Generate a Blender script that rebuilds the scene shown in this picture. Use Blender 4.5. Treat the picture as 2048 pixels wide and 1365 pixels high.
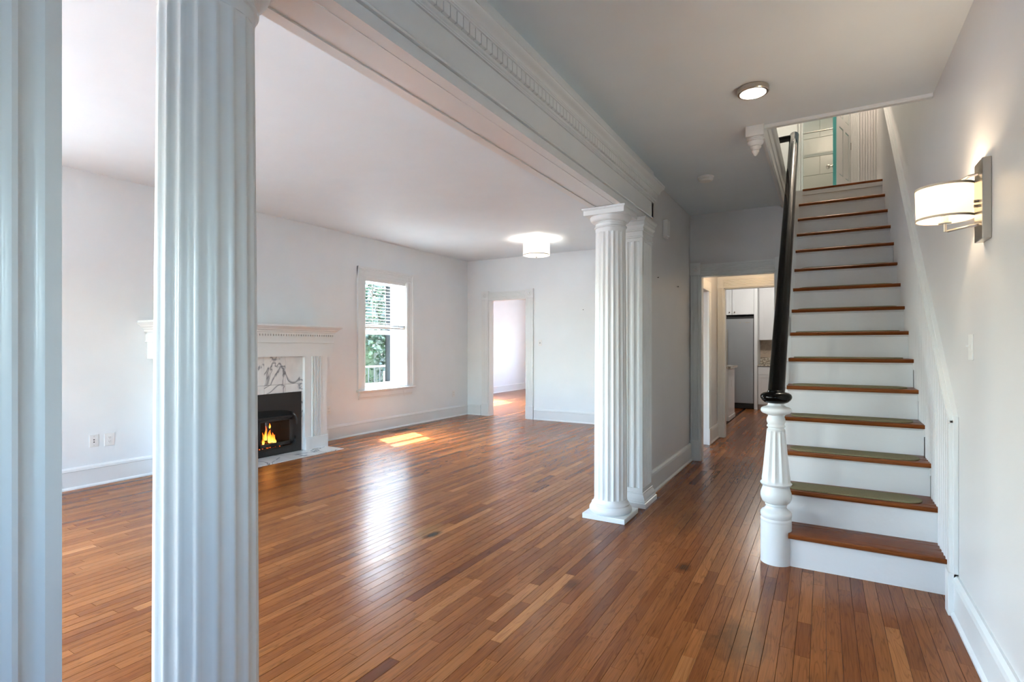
import bpy, bmesh, math, random
from mathutils import Vector, Matrix
random.seed(7)
R = random.Random(11)
SC = bpy.context.scene
COL = SC.collection
for o in list(bpy.data.objects): bpy.data.objects.remove(o)

# ------------------------------------------------------------------ camera
CAM_H, FPX = 1.35, 1060.0
cd = bpy.data.cameras.new('camera'); cam = bpy.data.objects.new('camera', cd); COL.objects.link(cam)
cd.sensor_width = 36.0; cd.lens = FPX / 2048 * 36.0
cd.shift_y = (693 - 682.5) / 2048
cd.clip_start = 0.02
YAW = math.atan((1647 - 1024) / FPX)
cam.location = (0, 0, CAM_H); cam.rotation_euler = (math.pi / 2, 0, YAW)
SC.camera = cam
FW = (-math.sin(YAW), math.cos(YAW)); RT = (math.cos(YAW), math.sin(YAW))
def project(x, y, z):
    w = x * FW[0] + y * FW[1]
    if w < 0.15: return None
    return 1024 + FPX * (x * RT[0] + y * RT[1]) / w, 693 - FPX * (z - CAM_H) / w

# ------------------------------------------------------------------ world, sun, exposure
SUN_DIR = Vector((1.0, -0.50, -1.33)).normalized()
wd = bpy.data.worlds.new('world'); SC.world = wd; wd.use_nodes = True
nt = wd.node_tree; nt.nodes.clear()
sky = nt.nodes.new('ShaderNodeTexSky'); sky.sky_type = 'NISHITA'; sky.sun_disc = False
sky.sun_elevation = math.radians(50); sky.sun_rotation = math.atan2(-1, 0.5)
sky.air_density = 1.0; sky.dust_density = 2.0; sky.ozone_density = 1.0
bg = nt.nodes.new('ShaderNodeBackground'); bg.inputs['Strength'].default_value = 6.5
wo = nt.nodes.new('ShaderNodeOutputWorld')
nt.links.new(sky.outputs[0], bg.inputs[0]); nt.links.new(bg.outputs[0], wo.inputs[0])
sd = bpy.data.lights.new('sun', 'SUN'); sun = bpy.data.objects.new('sun', sd); COL.objects.link(sun)
sd.energy = 46.0; sd.angle = math.radians(0.6); sd.color = (1.0, 1.0, 0.99)
sun.rotation_euler = SUN_DIR.to_track_quat('-Z', 'Y').to_euler(); sun.location = (-20, 12, 25)
SC.view_settings.view_transform = 'Standard'; SC.view_settings.look = 'None'
SC.view_settings.gamma = 1.0; SC.view_settings.use_curve_mapping = False
SC.view_settings.exposure = 0.68
cy = SC.cycles
cy.max_bounces = 6; cy.diffuse_bounces = 4; cy.glossy_bounces = 3; cy.transmission_bounces = 4
cy.transparent_max_bounces = 10; cy.caustics_reflective = False; cy.caustics_refractive = False
cy.sample_clamp_indirect = 8.0; cy.use_denoising = True; cy.use_adaptive_sampling = True; cy.adaptive_threshold = 0.035

def portal(loc, direction, sx, sy):
    l = bpy.data.lights.new('window_portal', 'AREA'); l.shape = 'RECTANGLE'; l.size = sx; l.size_y = sy
    l.cycles.is_portal = True
    o = bpy.data.objects.new('window_portal', l); COL.objects.link(o); o.location = loc
    o.rotation_euler = Vector(direction).to_track_quat('-Z', 'Y').to_euler()
def point_light(name, loc, watts, color, radius=0.03):
    l = bpy.data.lights.new(name, 'POINT'); l.energy = watts; l.color = color; l.shadow_soft_size = radius
    o = bpy.data.objects.new(name, l); COL.objects.link(o); o.location = loc
    return o

# ------------------------------------------------------------------ materials
def srgb(r, g, b):
    f = lambda c: (c / 255 / 12.92) if c / 255 <= .04045 else ((c / 255 + .055) / 1.055) ** 2.4
    return (f(r), f(g), f(b), 1)
class NT:
    def __init__(s, name):
        s.m = bpy.data.materials.new(name); s.m.use_nodes = True; s.t = s.m.node_tree
        s.p = s.t.nodes['Principled BSDF']; s.out = s.t.nodes['Material Output']
    def n(s, kind, **kw):
        x = s.t.nodes.new(kind)
        for k, v in kw.items():
            if k.startswith('i_'): x.inputs[k[2:].replace('_', ' ')].default_value = v
            else: setattr(x, k, v)
        return x
    def l(s, a, b): s.t.links.new(a, b)
    def set(s, **kw):
        for k, v in kw.items(): s.p.inputs[k.replace('_', ' ')].default_value = v
    def bump(s, h, strength, dist=0.01):
        b = s.n('ShaderNodeBump'); b.inputs['Strength'].default_value = strength; b.inputs['Distance'].default_value = dist
        s.l(h, b.inputs['Height']); s.l(b.outputs[0], s.p.inputs['Normal'])
    def ramp(s, src, stops):
        r = s.n('ShaderNodeValToRGB'); e = r.color_ramp.elements
        while len(e) < len(stops): e.new(0.5)
        for x, (p, c) in zip(e, stops): x.position = p; x.color = c
        s.l(src, r.inputs[0]); return r.outputs[0]
    def pos(s, scale=(1, 1, 1), rot=(0, 0, 0)):
        g = s.n('ShaderNodeNewGeometry'); m = s.n('ShaderNodeMapping')
        m.inputs['Scale'].default_value = scale; m.inputs['Rotation'].default_value = rot
        s.l(g.outputs['Position'], m.inputs[0]); return m.outputs[0]
    def noise(s, vec, scale, detail=3, rough=.5, dist=0.0):
        x = s.n('ShaderNodeTexNoise'); x.inputs['Scale'].default_value = scale; x.inputs['Detail'].default_value = detail
        x.inputs['Roughness'].default_value = rough; x.inputs['Distortion'].default_value = dist
        if vec is not None: s.l(vec, x.inputs['Vector'])
        return x.outputs[0]
    def math(s, op, a, b=None):
        x = s.n('ShaderNodeMath', operation=op)
        for i, v in enumerate((a, b)):
            if v is None: continue
            if isinstance(v, (int, float)): x.inputs[i].default_value = v
            else: s.l(v, x.inputs[i])
        return x.outputs[0]
    def mix(s, f, a, b, mode='MIX'):
        x = s.n('ShaderNodeMix', data_type='RGBA', blend_type=mode)
        for i, v in ((0, f), (6, a), (7, b)):
            if isinstance(v, (int, float)): x.inputs[i].default_value = v
            elif isinstance(v, tuple): x.inputs[i].default_value = v
            else: s.l(v, x.inputs[i])
        return x.outputs[2]
def plain(name, col, rough=.5, metal=0.0, bump=0.0, bscale=40, spec=None, coat=0.0):
    k = NT(name); k.set(Base_Color=col, Roughness=rough, Metallic=metal)
    if coat: k.set(Coat_Weight=coat, Coat_Roughness=.06)
    v = k.pos()
    nz = k.noise(v, bscale, 3)
    c2 = tuple(c * .93 for c in col[:3]) + (1,)
    k.l(k.mix(k.noise(v, 3.1, 4), col, c2), k.p.inputs['Base Color'])
    if bump: k.bump(nz, bump, .004)
    return k.m
M = {}
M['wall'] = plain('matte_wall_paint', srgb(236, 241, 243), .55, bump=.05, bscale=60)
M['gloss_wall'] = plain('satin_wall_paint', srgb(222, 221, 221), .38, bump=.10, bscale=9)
M['ceiling'] = plain('ceiling_paint', srgb(231, 240, 245), .6, bump=.04, bscale=25)
M['trim'] = plain('white_gloss_trim_paint', srgb(233, 236, 236), .28, bump=.05, bscale=35)
M['riser'] = plain('white_painted_riser', srgb(228, 228, 228), .38, bump=.25, bscale=30)
M['black'] = plain('black_gloss_lacquer', (.002, .002, .002, 1), .13, bump=.03, bscale=30); M['black'].node_tree.nodes['Principled BSDF'].inputs['Specular IOR Level'].default_value = .18
M['plastic'] = plain('white_plastic', srgb(238, 238, 236), .35)
M['darkslot'] = plain('dark_slot', (.02, .02, .02, 1), .6)
M['nickel'] = plain('brushed_nickel', srgb(196, 190, 180), .28, 1.0, bump=.04, bscale=200)
M['stainless'] = plain('stainless_steel', srgb(188, 190, 193), .38, .85)
M['rubber'] = plain('black_rubber', (.01, .01, .01, 1), .5)
M['cabinet'] = plain('white_cabinet_paint', srgb(236, 237, 238), .4)
M['iron'] = plain('matte_black_iron', (.006, .006, .006, 1), .45, bump=.1, bscale=80)
M['soot_shade'] = plain('soot_and_shade_black', (.0025, .002, .002, 1), .9)  # firebox soot, also the black of the shade sheet behind the arch
M['teal'] = plain('teal_door_paint', srgb(95, 190, 190), .4)
M['bathpaint'] = plain('pale_bathroom_paint', srgb(205, 215, 215), .5)
M['tilewall'] = plain('grey_green_tile', srgb(188, 184, 168), .3, bump=.1, bscale=20)
M['stone'] = plain('grey_dusty_ground', srgb(120, 125, 95), .9, bump=.3)
M['timber'] = plain('pale_timber', srgb(196, 170, 130), .7)
M['brown'] = plain('dark_brown_carving', srgb(60, 38, 28), .5)
M['hinge'] = plain('aged_hinge_metal', srgb(120, 110, 100), .4, 1.0)

def wood(name, stops, gx=38.0, gy=2.6, rough=.24, axis='Y', stain=False):
    k = NT(name)
    at = k.n('ShaderNodeAttribute', attribute_name='rnd'); rnd = at.outputs['Fac']
    g = k.n('ShaderNodeNewGeometry')
    off = k.n('ShaderNodeCombineXYZ'); k.l(k.math('MULTIPLY', rnd, 37.0), off.inputs[0]); k.l(k.math('MULTIPLY', rnd, 91.0), off.inputs[1])
    add = k.n('ShaderNodeVectorMath', operation='ADD'); k.l(g.outputs['Position'], add.inputs[0]); k.l(off.outputs[0], add.inputs[1])
    def mapped(a, b):
        m = k.n('ShaderNodeMapping'); m.inputs['Scale'].default_value = (a, b, a) if axis == 'Y' else (b, a, a)
        k.l(add.outputs[0], m.inputs[0]); return m.outputs[0]
    base = k.ramp(rnd, stops)
    n1 = k.noise(mapped(gx * 4, gy * 1.8), 1.0, 4, .6)
    n2 = k.noise(mapped(gx * .55, gy * .55), 1.0, 2, .5, .6)
    rings = k.math('FRACT', k.math('MULTIPLY', n2, 9.0))
    rings = k.math('ABSOLUTE', k.math('SUBTRACT', rings, .5))
    rg = k.ramp(rings, [(0.0, (.62, .58, .55, 1)), (.16, (1, 1, 1, 1)), (1, (1, 1, 1, 1))])
    c = k.mix(.75, base, rg, 'MULTIPLY')
    fine = k.ramp(n1, [(.30, (.72, .68, .64, 1)), (.62, (1.08, 1.06, 1.04, 1))])
    c = k.mix(.75, c, fine, 'MULTIPLY')
    big = k.noise(mapped(3.0, 1.2), 1.0, 2)
    c = k.mix(.35, c, k.ramp(big, [(.35, (.72, .68, .66, 1)), (.65, (1.1, 1.08, 1.05, 1))]), 'MULTIPLY')
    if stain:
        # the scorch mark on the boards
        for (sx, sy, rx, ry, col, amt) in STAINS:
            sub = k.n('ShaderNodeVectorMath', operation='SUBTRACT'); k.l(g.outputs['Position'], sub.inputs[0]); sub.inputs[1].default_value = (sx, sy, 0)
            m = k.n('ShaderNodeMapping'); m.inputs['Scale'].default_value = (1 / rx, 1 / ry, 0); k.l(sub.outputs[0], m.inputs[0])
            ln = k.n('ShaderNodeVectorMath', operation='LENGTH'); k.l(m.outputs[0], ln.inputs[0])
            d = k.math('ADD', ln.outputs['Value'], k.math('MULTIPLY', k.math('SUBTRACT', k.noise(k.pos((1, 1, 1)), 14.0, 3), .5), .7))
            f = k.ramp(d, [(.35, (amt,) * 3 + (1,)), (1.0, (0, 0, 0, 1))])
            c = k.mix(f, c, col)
    k.l(c, k.p.inputs['Base Color'])
    rr = k.ramp(n2, [(.3, (rough + .03,) * 3 + (1,)), (.7, (rough - .02,) * 3 + (1,))])
    k.l(rr, k.p.inputs['Roughness'])
    k.bump(n1, .015, .002); k.set(Specular_IOR_Level=.16)
    return k.m
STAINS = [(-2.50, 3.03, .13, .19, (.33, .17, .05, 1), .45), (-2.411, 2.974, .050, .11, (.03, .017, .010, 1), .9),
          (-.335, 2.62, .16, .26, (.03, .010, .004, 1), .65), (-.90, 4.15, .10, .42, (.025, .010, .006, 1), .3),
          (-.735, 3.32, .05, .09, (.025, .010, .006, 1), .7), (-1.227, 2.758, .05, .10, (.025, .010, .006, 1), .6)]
M['floor'] = wood('oak_floor_boards', [(0.0, (.13, .035, .010, 1)), (.25, (.195, .058, .015, 1)), (.5, (.255, .084, .022, 1)), (.8, (.33, .122, .034, 1)), (1.0, (.45, .19, .065, 1))], stain=True)
M['tread'] = wood('varnished_stair_wood', [(0, (.17, .045, .010, 1)), (1, (.25, .075, .018, 1))], axis='X', rough=.28)
M['gap'] = plain('dark_subfloor', (.012, .006, .004, 1), .8)

k = NT('white_marble'); v = k.pos((1, 1.4, 1.1), (.2, .3, .4))
oi = k.n('ShaderNodeObjectInfo'); ad = k.n('ShaderNodeVectorMath', operation='ADD'); mu = k.math('MULTIPLY', oi.outputs['Random'], 23.0)
cb = k.n('ShaderNodeCombineXYZ'); k.l(mu, cb.inputs[0]); k.l(mu, cb.inputs[2]); k.l(v, ad.inputs[0]); k.l(cb.outputs[0], ad.inputs[1])
n1 = k.noise(ad.outputs[0], 1.5, 4, .5, .7)
vein = k.math('ABSOLUTE', k.math('SUBTRACT', n1, .5))
vc = k.ramp(vein, [(0.0, srgb(118, 118, 122)), (.007, srgb(185, 185, 187)), (.020, srgb(236, 235, 233)), (1, srgb(240, 239, 237))])
cl = k.ramp(k.noise(ad.outputs[0], 3.0, 4), [(.35, (.83, .83, .84, 1)), (.6, (1, 1, 1, 1))])
k.l(k.mix(.8, vc, cl, 'MULTIPLY'), k.p.inputs['Base Color']); k.set(Roughness=.16); M['marble'] = k.m

k = NT('granite'); v = k.pos()
k.l(k.ramp(k.noise(v, 28, 4, .7), [(.35, srgb(95, 80, 68)), (.5, srgb(190, 178, 160)), (.62, srgb(226, 220, 208))]), k.p.inputs['Base Color']); k.set(Roughness=.15); M['granite'] = k.m
k = NT('travertine'); v = k.pos()
oi = k.n('ShaderNodeObjectInfo')
k.l(k.mix(k.noise(v, 18, 3), k.ramp(oi.outputs['Random'], [(0, srgb(178, 158, 138)), (1, srgb(222, 206, 188))]), srgb(205, 188, 168)), k.p.inputs['Base Color']); k.set(Roughness=.5); M['travertine'] = k.m

k = NT('olive_carpet'); v = k.pos(); nz = k.noise(v, 420, 3, .7)
k.l(k.mix(k.ramp(nz, [(.3, (0, 0, 0, 1)), (.7, (1, 1, 1, 1))]), srgb(104, 98, 68), srgb(150, 141, 108)), k.p.inputs['Base Color']); k.set(Roughness=.95); k.bump(nz, .6, .003); M['carpet'] = k.m
k = NT('foliage'); v = k.pos(); oi = k.noise(v, 2.2, 4, .6)
k.l(k.ramp(oi, [(.3, (.003, .010, .004, 1)), (.5, (.009, .026, .008, 1)), (.7, (.024, .050, .014, 1))]), k.p.inputs['Base Color']); k.set(Roughness=.5); M['foliage'] = k.m
k = NT('pale_bounce_ground'); v = k.pos()
k.l(k.ramp(k.noise(v, 6, 4), [(.3, (.24, .24, .235, 1)), (.7, (.32, .32, .31, 1))]), k.p.inputs['Base Color']); k.set(Roughness=.9); M['bounce_ground'] = k.m  # pale in place of lawn, bounces neutral light onto the ceilings

def glass(name, tint=(1, 1, 1, 1)):
    k = NT(name); k.t.nodes.remove(k.p)
    tr = k.n('ShaderNodeBsdfTransparent'); tr.inputs[0].default_value = tint
    gl = k.n('ShaderNodeBsdfGlossy'); gl.inputs['Roughness'].default_value = .02
    fr = k.n('ShaderNodeLayerWeight'); fr.inputs[0].default_value = .5
    fc = k.math('ADD', k.math('MULTIPLY', k.math('POWER', fr.outputs['Facing'], 4.0), .6), .035)
    mx = k.n('ShaderNodeMixShader'); k.l(fc, mx.inputs[0]); k.l(tr.outputs[0], mx.inputs[1]); k.l(gl.outputs[0], mx.inputs[2])
    k.l(mx.outputs[0], k.out.inputs[0]); return k.m
M['glass'] = glass('window_glass', (.96, .985, .97, 1)); M['darkglass'] = glass('smoked_fire_glass', (.82, .80, .78, 1))
def shade(name, col, em, strength):
    k = NT(name); k.t.nodes.remove(k.p)
    tl = k.n('ShaderNodeBsdfTranslucent'); tl.inputs[0].default_value = col
    df = k.n('ShaderNodeBsdfDiffuse'); df.inputs[0].default_value = col
    mx = k.n('ShaderNodeMixShader'); mx.inputs[0].default_value = .5; k.l(tl.outputs[0], mx.inputs[1]); k.l(df.outputs[0], mx.inputs[2])
    e = k.n('ShaderNodeEmission'); e.inputs[0].default_value = em; e.inputs[1].default_value = strength
    ads = k.n('ShaderNodeAddShader'); k.l(mx.outputs[0], ads.inputs[0]); k.l(e.outputs[0], ads.inputs[1]); k.l(ads.outputs[0], k.out.inputs[0]); return k.m
M['shade'] = shade('cream_fabric_shade', (.86, .82, .74, 1), (1, .80, .56, 1), .30)
M['shade2'] = shade('white_organza_shade', (.9, .88, .84, 1), (1, .93, .84, 1), .12)
def emit(name, col, s):
    k = NT(name); k.set(Base_Color=col, Emission_Color=col, Emission_Strength=s, Roughness=.4); return k.m
M['led'] = emit('led_diffuser', (1, .95, .86, 1), 5.0); M['bulb'] = emit('warm_bulb', (1, .72, .40, 1), 8.0)
M['diffuser'] = emit('frosted_diffuser', (1, .92, .82, 1), 1.0)
k = NT('flame'); tc = k.n('ShaderNodeTexCoord'); sp = k.n('ShaderNodeSeparateXYZ'); k.l(tc.outputs['Generated'], sp.inputs[0])
fl = k.math('ADD', sp.outputs[2], k.math('MULTIPLY', k.math('SUBTRACT', k.noise(k.pos((1, 1, .5)), 45, 3), .5), .7))
k.l(k.ramp(fl, [(.0, (1, .62, .14, 1)), (.35, (1, .42, .05, 1)), (.7, (1, .17, .012, 1)), (1, (.75, .05, .003, 1))]), k.p.inputs['Emission Color'])
k.set(Base_Color=(.1, .02, 0, 1), Emission_Strength=2.6, Roughness=1.0); M['flame'] = k.m
k = NT('charred_log'); v = k.pos(); nz = k.noise(v, 40, 4, .6)
k.l(k.ramp(nz, [(.4, (.006, .005, .005, 1)), (.7, (.03, .02, .015, 1))]), k.p.inputs['Base Color'])
k.l(k.ramp(k.noise(v, 32, 3, .6), [(.55, (0, 0, 0, 1)), (.66, (1, .16, .02, 1))]), k.p.inputs['Emission Color']); k.set(Emission_Strength=1.2, Roughness=.9); M['log'] = k.m

# ------------------------------------------------------------------ mesh builder
WL = {}
class B:
    def __init__(s): s.v = []; s.f = []; s.r = None
    def add(s, vs, fs):
        b = len(s.v); s.v += [tuple(p) for p in vs]; s.f += [tuple(i + b for i in f) for f in fs]; return s
    def box(s, x0, x1, y0, y1, z0, z1):
        vs = [(x, y, z) for z in (z0, z1) for y in (y0, y1) for x in (x0, x1)]
        return s.add(vs, [(0, 2, 3, 1), (4, 5, 7, 6), (0, 1, 5, 4), (2, 6, 7, 3), (0, 4, 6, 2), (1, 3, 7, 5)])
    def prism(s, poly, axis, a, b):
        """poly: list of 2-d points; axis 'x': (y,z) 'y': (x,z) 'z': (x,y)"""
        mk = {'x': lambda p, t: (t, p[0], p[1]), 'y': lambda p, t: (p[0], t, p[1]), 'z': lambda p, t: (p[0], p[1], t)}[axis]
        ar = sum(poly[i][0] * poly[(i + 1) % len(poly)][1] - poly[(i + 1) % len(poly)][0] * poly[i][1] for i in range(len(poly)))
        if (ar < 0) != (axis == 'y'): poly = poly[::-1]
        if a > b: a, b = b, a
        n = len(poly); vs = [mk(p, a) for p in poly] + [mk(p, b) for p in poly]
        fs = [(i, (i + 1) % n, n + (i + 1) % n, n + i) for i in range(n)] + [tuple(range(n))[::-1], tuple(range(n, 2 * n))]
        return s.add(vs, fs)
    def lathe(s, c, prof, n=32, axis='z', cap=True):
        """prof: list of (r, h) along axis from point c"""
        vs = []
        for r, h in prof:
            for i in range(n):
                a = 2 * math.pi * i / n; p = (r * math.cos(a), r * math.sin(a))
                if axis == 'z': vs.append((c[0] + p[0], c[1] + p[1], c[2] + h))
                elif axis == 'y': vs.append((c[0] + p[0], c[1] + h, c[2] - p[1]))
                else: vs.append((c[0] + h, c[1] + p[0], c[2] + p[1]))
        fs = []
        for j in range(len(prof) - 1):
            for i in range(n):
                k2 = (i + 1) % n; fs.append((j * n + i, j * n + k2, (j + 1) * n + k2, (j + 1) * n + i))
        if cap:
            fs.append(tuple(range(n))[::-1]); fs.append(tuple(range((len(prof) - 1) * n, len(prof) * n)))
        return s.add(vs, fs)
    def tube(s, pts, rad, n=10):
        pts = [Vector(p) for p in pts]; rr = rad if isinstance(rad, (list, tuple)) else [rad] * len(pts)
        b = len(s.v); up = Vector((0, 0, 1))
        for i, p in enumerate(pts):
            t = (pts[min(i + 1, len(pts) - 1)] - pts[max(i - 1, 0)]).normalized()
            u = t.cross(up if abs(t.z) < .95 else Vector((1, 0, 0))).normalized(); w = u.cross(t)
            for j in range(n):
                a = 2 * math.pi * j / n; s.v.append(tuple(p + (u * math.cos(a) + w * math.sin(a)) * rr[i]))
        for i in range(len(pts) - 1):
            for j in range(n):
                k2 = (j + 1) % n; s.f.append((b + i * n + j, b + (i + 1) * n + j, b + (i + 1) * n + k2, b + i * n + k2))
        s.f.append(tuple(b + j for j in range(n))); s.f.append(tuple(b + (len(pts) - 1) * n + j for j in range(n))[::-1])
        return s
    def build(s, name, mat, parent=None, smooth=None, bevel=0, **tags):
        me = bpy.data.meshes.new(name)
        xs, ys, zs = zip(*s.v); c = Vector(((min(xs) + max(xs)) / 2, (min(ys) + max(ys)) / 2, min(zs)))
        me.from_pydata([(x - c.x, y - c.y, z - c.z) for x, y, z in s.v], [], s.f)
        me.validate(); me.update()
        bm = bmesh.new(); bm.from_mesh(me); bmesh.ops.recalc_face_normals(bm, faces=bm.faces); bm.to_mesh(me); bm.free()
        if s.r is not None:
            at = me.attributes.new('rnd', 'FLOAT', 'FACE'); at.data.foreach_set('value', s.r)
        me.materials.append(mat)
        if smooth:
            me.polygons.foreach_set('use_smooth', [True] * len(me.polygons)); me.set_sharp_from_angle(angle=math.radians(smooth))
        o = bpy.data.objects.new(name, me); COL.objects.link(o); WL[o] = c
        if bevel:
            b = o.modifiers.new('bevel', 'BEVEL'); b.width = bevel; b.segments = 2; b.limit_method = 'ANGLE'
        put(o, parent); tag(o, **tags); return o
def put(o, parent):
    if parent is not None: o.parent = parent; o.location = WL[o] - WL[parent]
    else: o.location = WL[o]
def tag(o, label=None, cat=None, kind=None, group=None):
    if label: o['label'] = label
    if cat: o['category'] = cat
    if kind: o['kind'] = kind
    if group: o['group'] = group
def thing(name, loc, label=None, cat=None, kind=None, group=None):
    o = bpy.data.objects.new(name, None); COL.objects.link(o); o.location = loc; o.empty_display_size = .1
    WL[o] = Vector(loc); tag(o, label, cat, kind, group); return o
def dup(src, delta, parent=None):
    o = src.copy(); COL.objects.link(o); WL[o] = WL[src] + Vector(delta); put(o, parent); return o
def bx(*a): return B().box(*a)
def structure(name, b, m, label, cat, **kw): return b.build(name, m, label=label, cat=cat, kind='structure', **kw)
def rects(lo, hi, z0, z1, holes):
    """split a wall span into rectangles round its holes"""
    us = sorted({lo, hi, *[h for H in holes for h in H[:2]]}); out = []
    for a, b in zip(us, us[1:]):
        cuts = sorted([(H[2], H[3]) for H in holes if H[0] <= a and H[1] >= b]); z = z0
        for c0, c1 in cuts:
            if c0 > z: out.append((a, b, z, c0))
            z = c1
        if z < z1: out.append((a, b, z, z1))
    return out
def wall_x(x0, x1, y0, y1, z0, z1, holes=()):
    b = B()
    for a, c, d, e in rects(y0, y1, z0, z1, holes): b.box(x0, x1, a, c, d, e)
    return b
def wall_y(y0, y1, x0, x1, z0, z1, holes=()):
    b = B()
    for a, c, d, e in rects(x0, x1, z0, z1, holes): b.box(a, c, y0, y1, d, e)
    return b

# ------------------------------------------------------------------ main dimensions
XL, XR = -6.10, 0.58            # left wall of the living room, right wall of the hall
XH = -1.365                     # hall face of the wall between hall and living room
YB, YE, YF = 8.63, 6.50, -2.0   # living-room far wall, hall end wall, front wall
ZC, ZH = 3.03, 2.90             # living-room and hall ceilings
WIN = (5.90, 6.84, .685, 2.425)
WIN2 = (.25, 1.35, .685, 2.425)
FILL_WIN_R = (-1.62, -1.15, 1.15, 2.2)      # unseen hall window, added to light the columns and beam
FILL_WIN_3 = (-1.55, -.45, .685, 2.425)  # unseen window added so its sun patch lifts the ceiling

# ------------------------------------------------------------------ structure
wl = structure('wall_left', wall_x(XL - .30, XL, YF - .2, YB + .15, -.05, ZC + .1, [WIN, WIN2, FILL_WIN_3, (3.42, 4.45, .04, .64)]), M['wall'], 'white left wall of the living room with fireplace and window', 'wall')
DOOR1 = (-5.60, -4.76, -.06, 2.25)
wb = structure('wall_back', wall_y(YB, YB + .15, XL - .3, XH - .13, -.05, ZC + .1, [DOOR1]), M['wall'], 'white far wall of the living room with cased opening', 'wall')
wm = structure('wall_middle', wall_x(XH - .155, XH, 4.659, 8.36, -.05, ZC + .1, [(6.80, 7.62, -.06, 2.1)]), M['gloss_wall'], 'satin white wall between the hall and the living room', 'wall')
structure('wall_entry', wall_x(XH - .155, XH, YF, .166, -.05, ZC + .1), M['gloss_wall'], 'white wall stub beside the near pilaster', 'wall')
DOOR2 = (-1.255, -.45, -.06, 2.185)
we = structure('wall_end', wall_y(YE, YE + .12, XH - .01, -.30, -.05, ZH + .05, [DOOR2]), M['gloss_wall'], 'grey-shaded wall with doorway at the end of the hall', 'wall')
wr = structure('wall_right', wall_x(XR, XR + .15, YF - .2, 13.0, -.05, 5.6, [FILL_WIN_R]), M['gloss_wall'], 'satin white right wall of the hall beside the stairs', 'wall')
FRONT = [(-5.5, -4.8, .75, 2.25), (-4.2, -3.5, .75, 2.25), (-2.9, -2.2, .75, 2.25), (-.40, -.05, 1.3, 1.95)]
wf = structure('wall_front', wall_y(YF - .15, YF, XL - .3, XR + .15, -.05, 5.6, FRONT), M['wall'], 'front wall behind the viewer with windows and glazed entry door', 'wall')
structure('ceiling', bx(XL - .05, XH - .10, YF, YB, ZC, ZC + .12), M['ceiling'], 'white ceiling of the living room', 'ceiling')
hb = B().box(XH - .14, XR, YF, 4.12, ZH, ZH + .30)
for seg in ((4.12, YE + .12),): hb.box(XH - .14, -.375, seg[0], seg[1], ZH, ZH + .30)
structure('ceiling_hall', hb, M['ceiling'], 'grey-shaded white ceiling of the entry hall with stair opening', 'ceiling')
fl = structure('floor', bx(XL - .3, XR + .1, YF - .15, 13.2, -.12, -.024), M['gap'], 'narrow oak strip floor running through hall and living room', 'floor')

# --- floor boards: the 300 that show largest are parts of their own, the rest one part
PW = .0605
def plank(b, x, y0, y1, w, rv):
    g = .0008; tilt = R.uniform(-.0002, .0002); e = .0004; c = .0016
    xs = [x + g, x + g, x + c, x + w - c, x + w - g, x + w - g]
    zs = [-.022, -e - tilt, -tilt * .8, tilt * .8, -e + tilt, -.022]
    ya, yb = y0 + .0006, y1 - .0006
    n0 = len(b.v)
    for yy in (ya, yb):
        for xx, zz in zip(xs, zs): b.v.append((xx, yy, zz))
    fs = [(i, i + 1, i + 7, i + 6) for i in range(5)] + [(5, 4, 3, 2, 1, 0), (6, 7, 8, 9, 10, 11)]
    b.f += [tuple(n0 + i for i in f) for f in fs]; b.r += [rv] * len(fs)
planks = []
nrow = int((XR - XL) / PW) + 1
for r in range(nrow):
    x = XL + r * PW
    w = min(PW, XR - x)
    if w < .01: continue
    y = YF + R.uniform(-1.0, 0.0)
    yend = YB + .15 if x < XH - .1 else 13.0
    while y < yend:
        L = R.choice([R.uniform(.25, .7), R.uniform(.5, 1.3), R.uniform(.8, 1.9)])
        y1 = min(y + L, yend)
        a, bb = max(y, YF), y1
        if bb - a > .05: planks.append((x, a, bb, w, min(1, max(0, R.gauss(.57, .17)))))
        y = y1
for r in range(93):                      # the room beyond the far opening
    x = -8.15 + r * PW
    y = YB + .15 - R.uniform(0, .3)
    while y < 14.8:
        y1 = y + R.uniform(.5, 1.8); planks.append((x, max(y, YB + .15), min(y1, 14.8), PW, min(1, max(0, R.gauss(.57, .17))))); y = y1
def seen_area(p):
    x, y0, y1, w, _ = p
    tot = 0; n = 6
    for i in range(n):
        ya = y0 + (y1 - y0) * i / n; yb2 = y0 + (y1 - y0) * (i + 1) / n
        q = [project(x, ya, 0), project(x + w, ya, 0), project(x + w, yb2, 0), project(x, yb2, 0)]
        if None in q: continue
        if not all(-5 < u < 2053 and 0 < v < 1370 for u, v in q): continue
        if x > -.3 and ya > 3.7: continue
        tot += abs(sum(q[k][0] * q[(k + 1) % 4][1] - q[(k + 1) % 4][0] * q[k][1] for k in range(4))) / 2
    return tot
planks.sort(key=seen_area, reverse=True)
for p in planks[:300]:
    b = B(); b.r = []; plank(b, *p[:4], p[4]); o = b.build('floor_board', M['floor'], fl)
b = B(); b.r = []
for p in planks[300:]: plank(b, *p[:4], p[4])
b.build('floor_boards', M['floor'], fl, kind='stuff', label='remaining narrow oak floor boards')

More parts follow.
